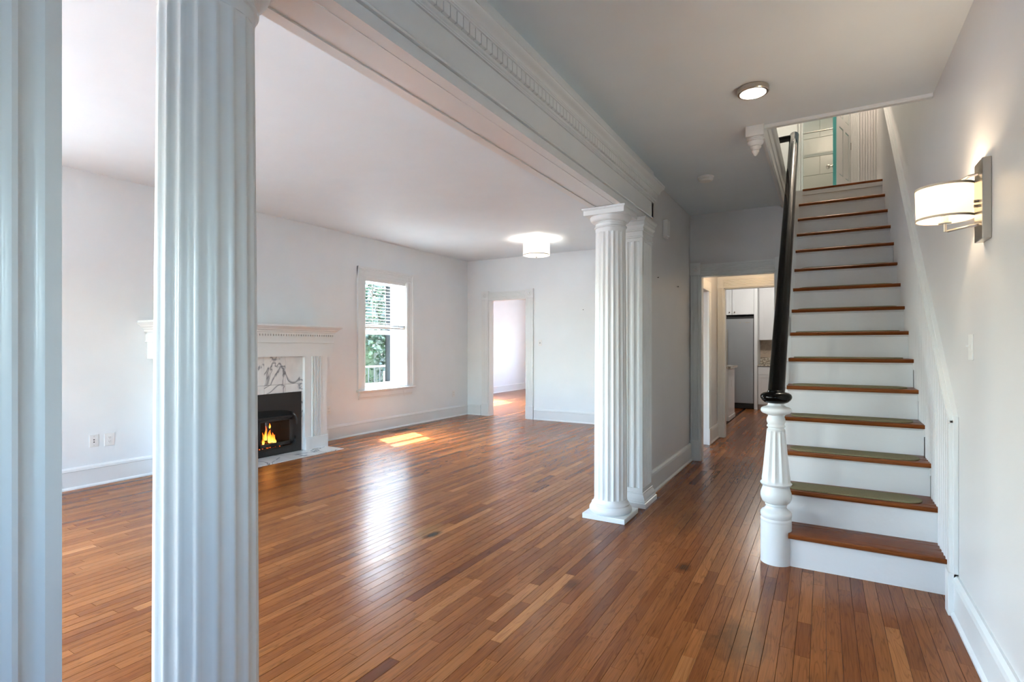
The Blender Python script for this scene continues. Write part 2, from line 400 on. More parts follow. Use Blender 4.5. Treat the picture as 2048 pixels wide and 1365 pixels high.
# --- baseboards
BB = [(0, 0), (.032, 0), (.032, .012), (.020, .026), (.020, .165), (.026, .170), (.022, .190), (.010, .205), (0, .205)]
def base_x(name, xw, sgn, y0, y1, label, mat='trim'):
    b = B().prism([(xw + sgn * d, z) for d, z in BB], 'y', y0, y1)
    return structure(name, b, M[mat], label, 'baseboard')
def base_y(name, yw, x0, x1, label):
    b = B().prism([(yw - d, z) for d, z in BB], 'x', x0, x1)
    return structure(name, b, M['trim'], label, 'baseboard')
base_x('baseboard_left', XL, 1, YF, 2.905, 'tall white baseboard left of the fireplace')
base_x('baseboard_left', XL, 1, 4.915, YB, 'tall white baseboard right of the fireplace under the window')
base_y('baseboard_back', YB, XL + .02, -5.775, 'short white baseboard in the corner left of the cased opening')
base_y('baseboard_back', YB, -4.60, XH - .15, 'white baseboard on the far wall right of the cased opening')
base_x('baseboard_middle', XH, 1, 4.70, YE - .02, 'white baseboard along the left side of the hall')
base_x('baseboard_right', XR, -1, YF, 3.40, 'white baseboard along the right wall before the stairs')

# ------------------------------------------------------------------ fluted columns, pilasters and the beam
def fluted_loop(cx, cy, r, depth, nf=18, per=10):
    pts = []
    for k in range(nf):
        for j in range(per):
            t = j / per; a = 2 * math.pi * (k + t) / nf
            d = 0.0
            if .08 < t < .92: d = depth * math.sin(math.pi * (t - .08) / .84) ** .75
            pts.append((cx + (r - d) * math.cos(a), cy + (r - d) * math.sin(a)))
    return pts
def column(loc, label):
    cx, cy, _ = loc; t = thing('fluted_column', loc, label, 'column')
    bx(cx - .172, cx + .172, cy - .172, cy + .172, 0, .040).build('plinth', M['trim'], t, bevel=.004)
    tor = [(.155, .040), (.164, .047), (.168, .059), (.1665, .072), (.159, .085), (.149, .092), (.146, .097), (.150, .101), (.149, .109), (.140, .114), (.133, .127), (.129, .145)]
    B().lathe((cx, cy, 0), tor, 48).build('base', M['trim'], t, smooth=35)
    z0, z1 = .140, 2.252; zs = [z0, z0 + .004, z0 + .010, z0 + .018, z0 + .028, z0 + .040] + [z0 + .04 + (z1 - z0 - .08) * i / 8 for i in range(1, 8)] + [z1 - .040, z1 - .028, z1 - .018, z1 - .010, z1 - .004, z1]
    b = B(); N = 180
    for z in zs:
        e = min(z - z0, z1 - z) / .034; e = max(0, min(1, e)); amt = math.sqrt(max(0, 1 - (1 - e) ** 2))
        f = (z - z0) / (z1 - z0); r = .1285 - .0115 * f ** 1.7
        b.v += [(x, y, z) for x, y in fluted_loop(cx, cy, r, .0100 * amt)]
    for j in range(len(zs) - 1):
        for i in range(N): b.f.append((j * N + i, j * N + (i + 1) % N, (j + 1) * N + (i + 1) % N, (j + 1) * N + i))
    b.build('shaft', M['trim'], t, smooth=40)
    cap = [(.117, 2.250), (.119, 2.272), (.119, 2.282), (.126, 2.284), (.129, 2.290), (.126, 2.297), (.119, 2.299), (.119, 2.320), (.124, 2.322), (.124, 2.328), (.131, 2.330)]
    for i in range(9):
        a = math.pi / 2 * i / 8; cap.append((.131 + .030 * math.sin(a), 2.331 + .040 * (1 - math.cos(a))))
    cap += [(.160, 2.377)]
    B().lathe((cx, cy, 0), cap, 48).build('capital', M['trim'], t, smooth=35)
    b = bx(cx - .165, cx + .165, cy - .165, cy + .165, 2.374, 2.412)
    b.box(cx - .170, cx + .170, cy - .170, cy + .170, 2.412, 2.418); b.box(cx - .176, cx + .176, cy - .176, cy + .176, 2.418, 2.430)
    b.build('abacus', M['trim'], t, bevel=.002)
column((-1.465, .835, 0), 'white fluted round column standing close to the viewer')
column((-1.465, 4.045, 0), 'white fluted round column at the far end of the beam')

def grooved_rect(x0, x1, y0, y1, nx, ny, d, marg=.022):
    """rectangle outline with nx flutes on the two y-faces and ny flutes on the two x-faces"""
    def side(L, n):
        out = []; w = (L - 2 * marg) / n
        for i in range(n):
            for j in range(7):
                t = j / 6; a = marg + w * i + w * .09 + w * .82 * t; out.append((a, d * math.sin(math.pi * t) ** .6))
        return out
    p = [(x0, y0)] + [(x0 + a, y0 + e) for a, e in side(x1 - x0, nx)] + [(x1, y0)]
    p += [(x1 - e, y0 + a) for a, e in side(y1 - y0, ny)] + [(x1, y1)]
    p += [(x1 - a, y1 - e) for a, e in side(x1 - x0, nx)] + [(x0, y1)]
    p += [(x0 + e, y1 - a) for a, e in side(y1 - y0, ny)]
    return p
def stepped(x0, x1, y0, y1, steps):
    b = B()
    for (p, z0, z1) in steps: b.box(x0 - p, x1 + p, y0 - p, y1 + p, z0, z1)
    return b
def flared(x0, x1, y0, y1, prof):
    """square moulding: prof = (offset, z) rings"""
    b = B()
    for p, z in prof: b.v += [(x0 - p, y0 - p, z), (x1 + p, y0 - p, z), (x1 + p, y1 + p, z), (x0 - p, y1 + p, z)]
    for j in range(len(prof) - 1):
        for i in range(4): b.f.append((j * 4 + i, j * 4 + (i + 1) % 4, (j + 1) * 4 + (i + 1) % 4, (j + 1) * 4 + i))
    n = len(prof) * 4; b.f += [(3, 2, 1, 0), (n - 4, n - 3, n - 2, n - 1)]
    return b
def pilaster(y0, y1, label):
    x0, x1 = -1.575, -1.305
    t = thing('fluted_pilaster', ((x0 + x1) / 2, (y0 + y1) / 2, 0), label, 'pilaster')
    flared(x0, x1, y0, y1, [(.034, 0), (.034, .038), (.026, .042), (.026, .052), (.022, .056), (.020, .075), (.012, .092), (.004, .105), (.004, .118), (0, .120), (0, .155)]).build('base', M['trim'], t)
    B().prism(grooved_rect(x0, x1, y0, y1, 4, 5, .013), 'z', .155, 2.235).build('shaft', M['trim'], t, smooth=35)
    flared(x0, x1, y0, y1, [(0, 2.235), (0, 2.262), (.007, 2.264), (.007, 2.275), (.002, 2.279), (.002, 2.318), (.012, 2.321), (.012, 2.332), (.006, 2.335), (.009, 2.350), (.022, 2.366), (.022, 2.398), (.028, 2.402), (.032, 2.418), (.038, 2.422), (.038, 2.430)]).build('capital', M['trim'], t)
pilaster(4.375, 4.660, 'white square fluted pilaster against the hall wall behind the far column')
pilaster(.165, .455, 'white square fluted pilaster nearest the viewer at the left picture edge')

bm_ = thing('trim_1', (-1.45, 2.6, 2.43), 'long white classical beam with dentil cornice spanning the columns', 'beam', kind='structure')
YA, YZ = .14, 4.70
# architrave: soffit with a recessed panel, hall side and living-room side alike
hall = [(-1.318, 2.430), (-1.318, 2.480), (-1.326, 2.481), (-1.326, 2.484), (-1.308, 2.485), (-1.304, 2.491), (-1.308, 2.497), (-1.328, 2.498), (-1.328, 2.502), (-1.318, 2.503), (-1.318, 2.632), (-1.324, 2.6325), (-1.324, 2.635), (-1.312, 2.636), (-1.312, 2.641), (-1.307, 2.643), (-1.307, 2.648), (-1.300, 2.650), (-1.300, 2.90)]
room = [(-2.895 - x, z) for x, z in hall[:-1]] + [(-2.895 + 1.300, 3.03)]
sof = [(-1.577, 2.430), (-1.527, 2.430), (-1.527, 2.436), (-1.515, 2.436), (-1.515, 2.4335), (-1.380, 2.4335), (-1.380, 2.436), (-1.368, 2.436), (-1.368, 2.430)]
poly = sof + hall + [(-1.300, 3.03)] + room[::-1][:-1]
B().prism(poly, 'y', YA, YZ).build('architrave', M['trim'], bm_)
cyma = [(-1.300, 2.714), (-1.276, 2.714), (-1.276, 2.720), (-1.271, 2.722), (-1.271, 2.728)]
for i in range(9):
    t = i / 8; cyma.append((-1.268 + .036 * (t - .16 * math.sin(2 * math.pi * t)), 2.730 + .038 * t))
cyma += [(-1.228, 2.769), (-1.228, 2.786), (-1.300, 2.786)]
B().prism(cyma, 'y', YA, YZ + .10).build('crown_moulding', M['trim'], bm_, smooth=30)
B().prism([(-2.895 - x, z) for x, z in cyma], 'y', YA, YZ + .10).build('crown_moulding', M['trim'], bm_, smooth=30)
d0 = None
y = YA + .01; i = 0
while y + .034 < YZ + .07:
    if d0 is None: d0 = bx(-1.302, -1.282, y, y + .0385, 2.664, 2.714).build('dentil', M['trim'], bm_, bevel=.0015)
    else: dup(d0, (0, .0443 * i, 0), bm_)
    i += 1; y += .0443
B().box(-1.302, -1.2985, YA, YZ + .07, 2.650, 2.714).build('dentil_backing', M['trim'], bm_)
B().prism([(x, z) for x, z in hall[9:16]] + [(-1.318, 2.648)], 'y', YZ, YZ + .05).build('bed_moulding', M['trim'], bm_)

# ------------------------------------------------------------------ window with blinds
def window(name, yA, yB, zA, zB, label, detailed=True):
    xw = XL; t = thing(name, (xw, (yA + yB) / 2, zA), label, 'window', kind='structure')
    xg = xw - .235
    # reveal lining
    b = B()
    b.box(xw - .30, xw + .001, yA - .002, yA + .010, zA, zB); b.box(xw - .30, xw + .001, yB - .010, yB + .002, zA, zB); b.box(xw - .30, xw + .001, yA, yB, zB - .010, zB + .002); b.box(xw - .30, xw + .001, yA, yB, zA - .002, zA + .010)
    b.build('jamb_lining', M['trim'], t)
    zm = zA + (zB - zA) * .505; st = .048
    def sash(x0, x1, z0, z1, nm):
        s = bx(x0, x1, yA, yA + st, z0, z1); s.box(x0, x1, yB - st, yB, z0, z1); s.box(x0, x1, yA + st, yB - st, z0, z0 + st + .02); s.box(x0, x1, yA + st, yB - st, z1 - .04, z1)
        so = s.build(nm, M['trim'], t)
        bx((x0 + x1) / 2 - .002, (x0 + x1) / 2 + .002, yA + st, yB - st, z0 + st + .02, z1 - .04).build('pane', M['glass'], so)
    sash(xg - .005, xg + .030, zA, zm + .02, 'lower_sash'); sash(xg - .042, xg - .007, zm - .02, zB, 'upper_sash')
    def casing(prof, nm, *lines):
        pass
    if detailed:
        CW = .165
        # side casings with stepped profile (depth profile across width)
        cp = [(0, 0), (0, .014), (.018, .018), (.030, .018), (.034, .013), (.100, .013), (.106, .018), (.128, .020), (.134, .030), (CW, .034), (CW, 0)]
        B().prism([(xw + d, yB + w) for w, d in cp], 'z', zA, zB + .14).build('side_casing', M['trim'], t)
        B().prism([(xw + d, yA - w) for w, d in cp], 'z', zA, zB + .14).build('side_casing', M['trim'], t)
        B().prism([(xw + d * 1.12, zB + w * .9) for w, d in cp], 'y', yA - CW, yB + CW).build('head_casing', M['trim'], t)
        B().prism([(xw - .2, zA - .004), (xw + .055, zA - .012), (xw + .062, zA - .022), (xw + .055, zA - .036), (xw - .2, zA - .036)], 'y', yA - CW - .01, yB + CW + .01).build('sill', M['trim'], t, smooth=30)
        B().prism([(xw, zA - .155), (xw + .012, zA - .155), (xw + .016, zA - .130), (xw + .022, zA - .120), (xw + .024, zA - .060), (xw + .036, zA - .046), (xw + .036, zA - .036), (xw, zA - .036)], 'y', yA - CW + .03, yB + CW - .03).build('apron', M['trim'], t)
        bx(xg + .030, xg + .045, (yA + yB) / 2 - .03, (yA + yB) / 2 + .03, zm + .005, zm + .02).build('sash_lock', M['nickel'], t)
    portal((xw - .31, (yA + yB) / 2, (zA + zB) / 2), (1, 0, 0), yB - yA, zB - zA)
    return t
window('window_1', *WIN, 'white double-hung window right of the fireplace with garden view')
window('window_2', *WIN2, 'white double-hung window left of the fireplace', detailed=False)
window('window_3', *FILL_WIN_3, 'white double-hung window added in the left wall to brighten the ceiling', detailed=False)
ya, yb = WIN[0] + .006, WIN[1] - .006; xb = XL - .045
t = thing('window_blind', (xb, (ya + yb) / 2, 1.60), 'white slatted blind half lowered over the upper window sash', 'blind')
bx(xb - .03, xb + .03, ya, yb, WIN[3] - .055, WIN[3] - .005).build('headrail', M['plastic'], t, bevel=.003)
zt = WIN[3] - .085; s0 = None; nsl = 13
for i in range(nsl):
    if s0 is None:
        s0 = B().prism([(xb - .024, zt - .001), (xb, zt + .002), (xb + .024, zt - .001), (xb + .024, zt - .004), (xb, zt - .001), (xb - .024, zt - .004)], 'y', ya, yb).build('slat', M['plastic'], t)
    else: dup(s0, (0, 0, -.0515 * i), t)
for i in range(6): dup(s0, (0, 0, -.0515 * (nsl - 1) - .026 - .0065 * i), t)
bx(xb - .025, xb + .025, ya, yb, zt - .0515 * (nsl - 1) - .092, zt - .0515 * (nsl - 1) - .068).build('bottom_rail', M['plastic'], t, bevel=.003)
for yy in (ya + .17, (ya + yb) / 2, yb - .17): bx(xb + .024, xb + .026, yy - .004, yy + .004, zt - .0515 * (nsl - 1) - .07, zt).build('ladder_tape', M['plastic'], t)
B().tube([(xb + .035, ya + .17, zt), (xb + .036, ya + .172, zt - .55)], .004, 6).build('tilt_wand', M['nickel'], t)
B().tube([(xb + .03, yb - .10, zt), (xb + .032, yb - .10, zt - .9), (xb + .06, yb - .11, zt - 1.55), (xb + .075, yb - .08, zt - 1.83)], .002, 5).build('pull_cord', M['plastic'], t)

# ------------------------------------------------------------------ cased openings
def reeded(x0, x1, yw, depth, n=6):
    p = [(x0, yw), (x0, yw - depth)]
    w = (x1 - x0 - .03) / n
    for i in range(n):
        a = x0 + .015 + w * i
        p += [(a + w * .12, yw - depth), (a + w * .3, yw - depth + .005), (a + w * .7, yw - depth + .005), (a + w * .88, yw - depth)]
    return p + [(x1, yw - depth), (x1, yw)]
def reeded_z(z0, z1, yw, depth, n=6): return [(y, z) for z, y in reeded(z0, z1, yw, depth, n)]
def doorway(name, xa, xb2, zt, yw, cw, label, thick, jl=True, block=True, lw=None, mat='trim'):
    t = thing(name, ((xa + xb2) / 2, yw, 0), label, 'doorway', kind='structure'); m = M[mat]
    b = bx(xa - .002, xa + .018, yw - .002, yw + thick, 0, zt); b.box(xb2 - .018, xb2 + .002, yw - .002, yw + thick, 0, zt); b.box(xa, xb2, yw - .002, yw + thick, zt - .018, zt + .002)
    b.build('jamb', m, t)
    lw = lw or cw
    for (p, q) in ((xa - lw, xa + .004), (xb2 - .004, xb2 + cw)):
        B().prism(reeded(p, q, yw, .022), 'z', .24, zt).build('side_casing', m, t)
        bx(p - .006, q + .006, yw - .030, yw, 0, .24).build('plinth_block', m, t, bevel=.003)
        if block:
            zz = zt; cbk = bx(p - .008, q + .008, yw - .030, yw, zz, zz + cw + .02).build('corner_block', m, t, bevel=.003)
            cxm = (p + q) / 2; rr = (q - p) * .32
            B().lathe((cxm, yw - .030, zz + cw / 2 + .01), [(rr, .0), (rr, -.006), (rr * .8, -.009), (rr * .62, -.002), (rr * .42, -.003), (rr * .3, -.010), (.002, -.013)], 20, 'y').build('rosette', m, cbk, smooth=40)
    B().prism(reeded_z(zt - .004, zt + cw, yw, .022), 'x', xa + .004, xb2 - .004).build('head_casing', m, t)
    return t
doorway('door_1', DOOR1[0], DOOR1[1], DOOR1[3], YB, .145, 'white cased opening with corner blocks in the living-room far wall', .15)
doorway('door_2', DOOR2[0], DOOR2[1], DOOR2[3], YE, .125, 'white reeded doorway with corner blocks at the end of the hall', .12, lw=.10)

# ------------------------------------------------------------------ staircase
NY = [3.622, 3.860, 4.099, 4.339, 4.591, 4.831, 5.078, 5.330, 5.572, 5.826, 6.091, 6.350, 6.625, 6.907]
NZ = [.178, .389, .599, .807, 1.017, 1.226, 1.439, 1.649, 1.861, 2.075, 2.300, 2.512, 2.730, 2.958]
LY, LZ = 7.205, 3.185
SX0, SX1 = -.245, XR - .009
st = thing('staircase', (.16, 3.7, 0), 'straight wooden staircase with white risers and varnished treads', 'staircase')
TT = .029
for i in range(14):
    y0 = NY[i]; yn = (NY[i + 1] if i < 13 else LY) + .05; z = NZ[i]
    nose = [(y0 + TT / 2 + TT / 2 * math.cos(a), z + TT / 2 + TT / 2 * math.sin(a)) for a in [math.pi / 2 + math.pi * k / 6 for k in range(7)]]
    b = B().prism(nose + [(yn, z), (yn, z + TT)], 'x', SX0 if i else -.185, SX1); b.r = [R.random()] * len(b.f)
    b.build('tread', M['tread'], st, smooth=30)
    zlow = 0 if i == 0 else NZ[i - 1] + TT
    bx(SX0 + .004, SX1, y0 + .045, y0 + .063, zlow, z).build('riser', M['riser'], st)
    B().prism([(y0 + .045, z), (y0 + .045, z - .014), (y0 + .038, z - .012), (y0 + .030, z)], 'x', SX0 + .004, SX1).build('cove_moulding', M['riser'], st)
bx(SX0 + .03, SX1, LY + .012, LY + .03, NZ[13] + TT, LZ + .03).build('riser', M['riser'], st)
bx(SX0 + .03, SX1, LY - .004, LY + .012, LZ - .035, LZ + .012).build('landing_trim', M['riser'], st)
b = bx(SX0 + .03, SX1, LY - .012, LY + .12, LZ + .012, LZ + .036); b.r = [.3] * 6; b.build('landing_nosing', M['tread'], st, bevel=.006)
# closed side string below the treads
poly = [(NY[0] + .045, 0)]
for i in range(14):
    poly += [(NY[i] + .045, NZ[i]), ((NY[i + 1] if i < 13 else LY) + .045, NZ[i])]
poly += [(LY + .045, LZ), (LY + .12, LZ), (LY + .12, 0)]
B().prism(poly, 'x', -.292, SX0 + .004).build('side_string', M['trim'], st)
# newel
nc = (-.257, 3.705, 0)
nw = thing('newel_post', nc, 'white turned newel post with black cap at the foot of the stairs', 'newel post')
B().lathe(nc, [(.0885, 0), (.0885, .252), (.087, .258), (.0885, .262), (.0885, .272), (.084, .280)], 40).build('base_drum', M['trim'], nw, smooth=35)
pr = [(.084, .278), (.088, .290), (.0895, .300), (.088, .312), (.080, .322), (.068, .330), (.059, .345), (.057, .352), (.061, .354), (.063, .360), (.061, .366), (.056, .368)]
for i in range(11):
    a = -math.pi / 2 * .82 + (math.pi / 2 * .82 + .62) * i / 10; pr.append((.058 + .031 * math.cos(a) if i else .056, .418 + .050 * math.sin(a)))
pr += [(.076, .470), (.074, .482)]
B().lathe(nc, pr, 40).build('lower_turning', M['trim'], nw, smooth=40)
b = B(); zs = [.480, .486, .494, .506, .520, .545, .60, .70, .78, .805, .815, .822, .826]; N = 96
for z in zs:
    f = (z - .48) / .346; r = .0875 - .035 * min(1, max(0, f)) ** .8
    if z < .51: r = .0785 + .012 * math.sin(math.pi * min(1, (z - .478) / .03))
    e = max(0, min(1, min(z - .505, .822 - z) / .03)); dep = .0095 * math.sqrt(max(0, 1 - (1 - e) ** 2))
    b.v += [(x, y, z) for x, y in fluted_loop(nc[0], nc[1], r, dep, 12, 8)]
for j in range(len(zs) - 1):
    for i in range(N): b.f.append((j * N + i, j * N + (i + 1) % N, (j + 1) * N + (i + 1) % N, (j + 1) * N + i))
b.build('fluted_shaft', M['trim'], nw, smooth=40)
B().lathe(nc, [(.050, .822), (.052, .830), (.045, .835), (.045, .842), (.052, .846), (.053, .852), (.050, .857), (.046, .862), (.051, .872), (.054, .884), (.052, .898), (.046, .912), (.044, .918), (.060, .925), (.078, .931), (.086, .941), (.0875, .951), (.085, .961), (.076, .968), (.060, .973), (.048, .980), (.044, .996)], 40).build('upper_turning', M['trim'], nw, smooth=40)
B().lathe(nc, [(.052, .994), (.066, .999), (.081, 1.012), (.0895, 1.026), (.0905, 1.036), (.086, 1.048), (.072, 1.058), (.050, 1.064), (.048, 1.072), (.02, 1.078)], 40).build('cap', M['black'], nw, smooth=50)
hr = thing('handrail', (-.27, 5.3, 1.06), 'thick round black handrail rising from the newel up the stairs', 'handrail')
P0, P1 = Vector((-.257, 3.705, 1.035)), Vector((-.290, 6.88, 3.765))
rp = [P0 + (P1 - P0) * (i / 12) for i in range(13)]
B().tube(rp + [P1 + Vector((-.003, .02, .012))], [.049] * 13 + [.040], 20).build('rail', M['black'], hr, smooth=50)
B().tube([P1 + Vector((0, -.03, -.03)), P1 + Vector((-.10, 0, -.02)), P1 + Vector((-.30, 0, -.03)), P1 + Vector((-1.0, 0, -.03))], .036, 14).build('landing_rail', M['black'], hr, smooth=50)
for i in range(5):
    yy = 4.25 + i * .55; f = (yy - P0.y) / (P1.y - P0.y); zr = P0.z + (P1.z - P0.z) * f; ii = max(j for j in range(14) if NY[j] + .045 <= yy)
    bx(-.288, -.266, yy - .011, yy + .011, NZ[ii], zr - .02).build('baluster', M['trim'], hr)
# carpet pads
ORD = ['second', 'third', 'fourth', 'fifth', 'sixth', 'seventh', 'eighth', 'ninth', 'tenth', 'eleventh', 'twelfth', 'thirteenth', 'fourteenth']
for i in range(1, 14):
    jx = R.uniform(-.01, .01); x0, x1 = SX0 + .035 + jx, SX1 - .050 + jx; yA, yB = NY[i] + .036, NY[i] + .036 + .190; z = NZ[i] + TT
    pts = []; rr = .09
    for (cx2, cy2, a0) in ((x1 - rr, yA + rr, -90), (x1 - rr, yB - rr, 0), (x0 + rr, yB - rr, 90), (x0 + rr, yA + rr, 180)):
        for k2 in range(7):
            a = math.radians(a0 + 15 * k2); pts.append((cx2 + rr * math.cos(a), cy2 + rr * math.sin(a)))
    B().prism(pts, 'z', z, z + .009).build('stair_pad', M['carpet'], bevel=.003, label='olive carpet pad on the %s stair tread counted from the floor' % ORD[i - 1], cat='stair pad', group='olive carpet pads on the stair treads')
# beadboard wainscot with cap on the right wall along the stairs
DG = lambda y: .985 + .862 * (y - 3.43)
ws = thing('trim_2', (XR, 5.2, 0), 'white beadboard wainscot with sloping cap along the staircase', 'wainscot', kind='structure')
b = B(); y = 3.46; pt = .055
while y < 7.9:                                    # boards with a rounded bead and a groove on each joint
    zl = max([0] + [NZ[j] - .05 for j in range(14) if NY[j] <= y])
    za = DG(y + pt / 2)
    pr = [(XR, y), (XR - .003, y + .001), (XR - .003, y + .006), (XR - .010, y + .007), (XR - .014, y + .011), (XR - .014, y + .014), (XR - .010, y + .018), (XR - .005, y + .019), (XR - .005, y + .021), (XR - .010, y + .022), (XR - .010, y + pt - .001), (XR, y + pt)]
    b.prism(pr, 'z', zl, za)
    y += pt
b.build('beadboard', M['gloss_wall'], ws, kind='stuff')
cap = B(); y0, y1 = 3.40, 7.2
for (d0, h0, h1) in ((.020, -.035, .030), (.034, .000, .022), (.042, .008, .018)):
    cap.prism([(y0, DG(y0) + h0), (y1, DG(y1) + h0), (y1, DG(y1) + h1), (y0, DG(y0) + h1)], 'x', XR - d0, XR)
cap.build('sloping_cap', M['trim'], ws)
ps = bx(XR - .022, XR, 3.395, 3.47, 0, DG(3.43) + .015); ps.box(XR - .036, XR, 3.405, 3.430, .205, DG(3.40) + .02); ps.box(XR - .042, XR, 3.395, 3.475, 0, .215)
ps.build('end_post', M['trim'], ws, bevel=.003)

# stairwell opening trim, pendant drop and side fascia
sw = thing('trim_3', (.1, 4.12, ZH), 'thin white bead edging the ceiling opening above the stairs', 'trim', kind='structure')
bx(-.40, XR, 4.095, 4.135, ZH - .022, ZH + .02).build('edge_bead', M['trim'], sw, bevel=.005)
sf = thing('trim_4', (-.375, 5.3, ZH), 'moulded white fascia along the left side of the stair opening', 'fascia', kind='structure')
fa = [(-.395, ZH - .03), (-.372, ZH - .03), (-.362, ZH - .018), (-.362, ZH + .01), (-.372, ZH + .02), (-.372, ZH + .10), (-.364, ZH + .11), (-.364, ZH + .13), (-.372, ZH + .14), (-.372, ZH + .24), (-.358, ZH + .255), (-.345, ZH + .29), (-.345, ZH + .315), (-.395, ZH + .315)]
B().prism(fa, 'y', 4.13, YE + .12).build('fascia_moulding', M['trim'], sf)
pd = thing('pendant_drop', (-.415, 4.12, ZH - .22), 'white turned pendant drop hanging at the corner of the stair opening', 'pendant')
bx(-.475, -.357, 4.06, 4.18, ZH - .075, ZH).build('block', M['trim'], pd, bevel=.003)
B().lathe((-.416, 4.12, ZH), [(.055, -.075), (.055, -.083), (.046, -.087), (.046, -.093), (.053, -.100), (.050, -.114), (.040, -.122), (.034, -.130), (.038, -.135), (.036, -.143), (.027, -.150), (.022, -.158), (.025, -.163), (.023, -.172), (.016, -.180), (.013, -.190), (.006, -.198), (.001, -.200)], 28).build('turned_drop', M['trim'], pd, smooth=40)
# ------------------------------------------------------------------ upstairs
UZ = LZ + .036
structure('floor_upstairs', B().box(-2.2, XR, LY + .03, 11.0, UZ - .3, UZ).box(-2.2, -.375, YE + .10, LY + .03, UZ - .3, UZ), M['trim'], 'landing floor slab at the top of the stairs', 'floor')
structure('ceiling_upstairs', bx(-2.3, XR + .15, 3.0, 11.2, 5.5, 5.6), M['ceiling'], 'white ceiling above the stair landing', 'ceiling')
structure('wall_stairwell', bx(-2.3, XR + .1, 3.9, 4.0, ZH + .20, 5.5), M['wall'], 'white upstairs wall above the stair opening', 'wall')
BD = (-.235, .300, UZ, UZ + 2.05)
structure('wall_landing', wall_y(8.0, 8.12, -2.3, XR, UZ, 5.5, [BD]), M['wall'], 'landing wall with the bathroom doorway at the top of the stairs', 'wall')
structure('wall_landing_side', wall_x(-2.3, -2.2, 3.9, 11.0, ZH + .12, 5.5, []), M['wall'], 'white side wall of the upstairs landing', 'wall')
bw = thing('trim_5', (.46, 8.0, UZ), 'white beadboard panel on the landing right of the bathroom door', 'wainscot', kind='structure')
b = B(); x = .395
while x < XR - .01: b.box(x + .002, min(XR, x + .026), 7.988, 8.0, UZ, UZ + 2.2); x += .028
b.build('beadboard', M['gloss_wall'], bw, kind='stuff')
bj = thing('door_3', (.03, 8.0, UZ), 'white casing of the bathroom doorway upstairs', 'doorway', kind='structure')
B().prism(reeded(.300, .392, 8.0, .024), 'z', UZ, UZ + 2.15).build('side_casing', M['trim'], bj)
B().prism(reeded(-.285, -.235, 8.0, .024, 3), 'z', UZ, UZ + 2.15).build('side_casing', M['trim'], bj)
# bathroom
structure('wall_bathroom', wall_y(9.9, 10.0, -2.2, XR, UZ, 5.5), M['bathpaint'], 'pale bathroom wall seen above the tiles', 'wall')
bt = thing('trim_6', (0, 9.9, UZ), 'grey-green stone tile on the bathroom back wall', 'tile', kind='structure')
tl0 = None; TW, TH = .60, .30
bx(-1.0, XR, 9.885, 9.9, UZ, UZ + 1.82).build('tile_grout', M['tilewall'], bt)
for r in range(6):
    for c2 in range(-2, 3):
        x = c2 * TW + (r % 2) * TW / 2 - .35
        if x + TW > XR + .02 or x < -1.2: continue
        if tl0 is None: tl0 = bx(x + .002, x + TW - .002, 9.872, 9.886, UZ + r * TH + .002, UZ + (r + 1) * TH - .002).build('tile', M['tilewall'], bt, bevel=.002); o0 = (x, r)
        else: dup(tl0, (x - o0[0], 0, (r - o0[1]) * TH), bt)
rod = thing('shower_rod', (0, 9.3, UZ + 1.55), 'chrome shower curtain rod in the upstairs bathroom', 'rod')
B().tube([(-.9, 9.35, UZ + 1.42), (.30, 9.35, UZ + 1.42)], .012, 10).build('bar', M['nickel'], rod, smooth=50)
B().lathe((.27, 9.35, UZ + 1.42), [(.013, 0), (.030, .01), (.034, .03), (.034, .04)], 16, 'x').build('flange', M['nickel'], rod, smooth=50)
structure('wall_bath_side', bx(.31, .36, 8.9, 9.9, UZ, 5.5), M['bathpaint'], 'pale side wall inside the upstairs bathroom', 'wall')
# open bathroom door: hinged at the right, free edge towards the stairs
dl = thing('bathroom_door', (.291, 7.985, UZ), 'open white panelled door with teal edge at the top of the stairs', 'door')
ang = math.atan2(7.40 - 7.985, .130 - .291)
def dbox(u0, u1, d0, d1, z0, z1):
    b = B()
    for z in (z0, z1):
        for d in (d0, d1):
            for u in (u0, u1): b.v.append((.291 + u * math.cos(ang) - d * math.sin(ang), 7.985 + u * math.sin(ang) + d * math.cos(ang), z))
    b.f = [(0, 2, 3, 1), (4, 5, 7, 6), (0, 1, 5, 4), (2, 6, 7, 3), (0, 4, 6, 2), (1, 3, 7, 5)]
    return b
DW = .60
dbox(0, DW, -.036, 0, UZ + .01, UZ + 2.0).build('leaf', M['teal'], dl)
fc = B()
for (u0, u1, z0, z1) in ((0, .09, .01, 2.0), (DW - .09, DW, .01, 2.0), (.255, .345, .01, 2.0), (.09, .255, .01, .2), (.345, .51, .01, .2), (.09, .255, .78, .9), (.345, .51, .78, .9), (.09, .255, 1.42, 1.52), (.345, .51, 1.42, 1.52), (.09, .255, 1.85, 2.0), (.345, .51, 1.85, 2.0)):
    q = dbox(u0, u1, 0, .010, UZ + z0, UZ + z1); fc.add(q.v, q.f)
fc.build('panel_frame', M['trim'], dl)
for (z0, z1) in ((.2, .78), (.9, 1.42), (1.52, 1.85)):
    for u0 in (.09, .345): dbox(u0 + .015, u0 + .15, 0, .006, UZ + z0 + .015, UZ + z1 - .015).build('panel', M['trim'], dl)
dbox(.0, .012, -.04, .014, UZ + .62, UZ + .71).build('hinge', M['hinge'], dl)
kx, ky = .291 + (DW - .05) * math.cos(ang), 7.985 + (DW - .05) * math.sin(ang)
B().lathe((kx - .02, ky, UZ + .30), [(.022, -.02), (.022, -.03), (.010, -.035), (.010, -.055), (.026, -.065), (.028, -.08), (.018, -.095), (.002, -.098)], 16, 'x').build('knob', M['nickel'], dl, smooth=40)
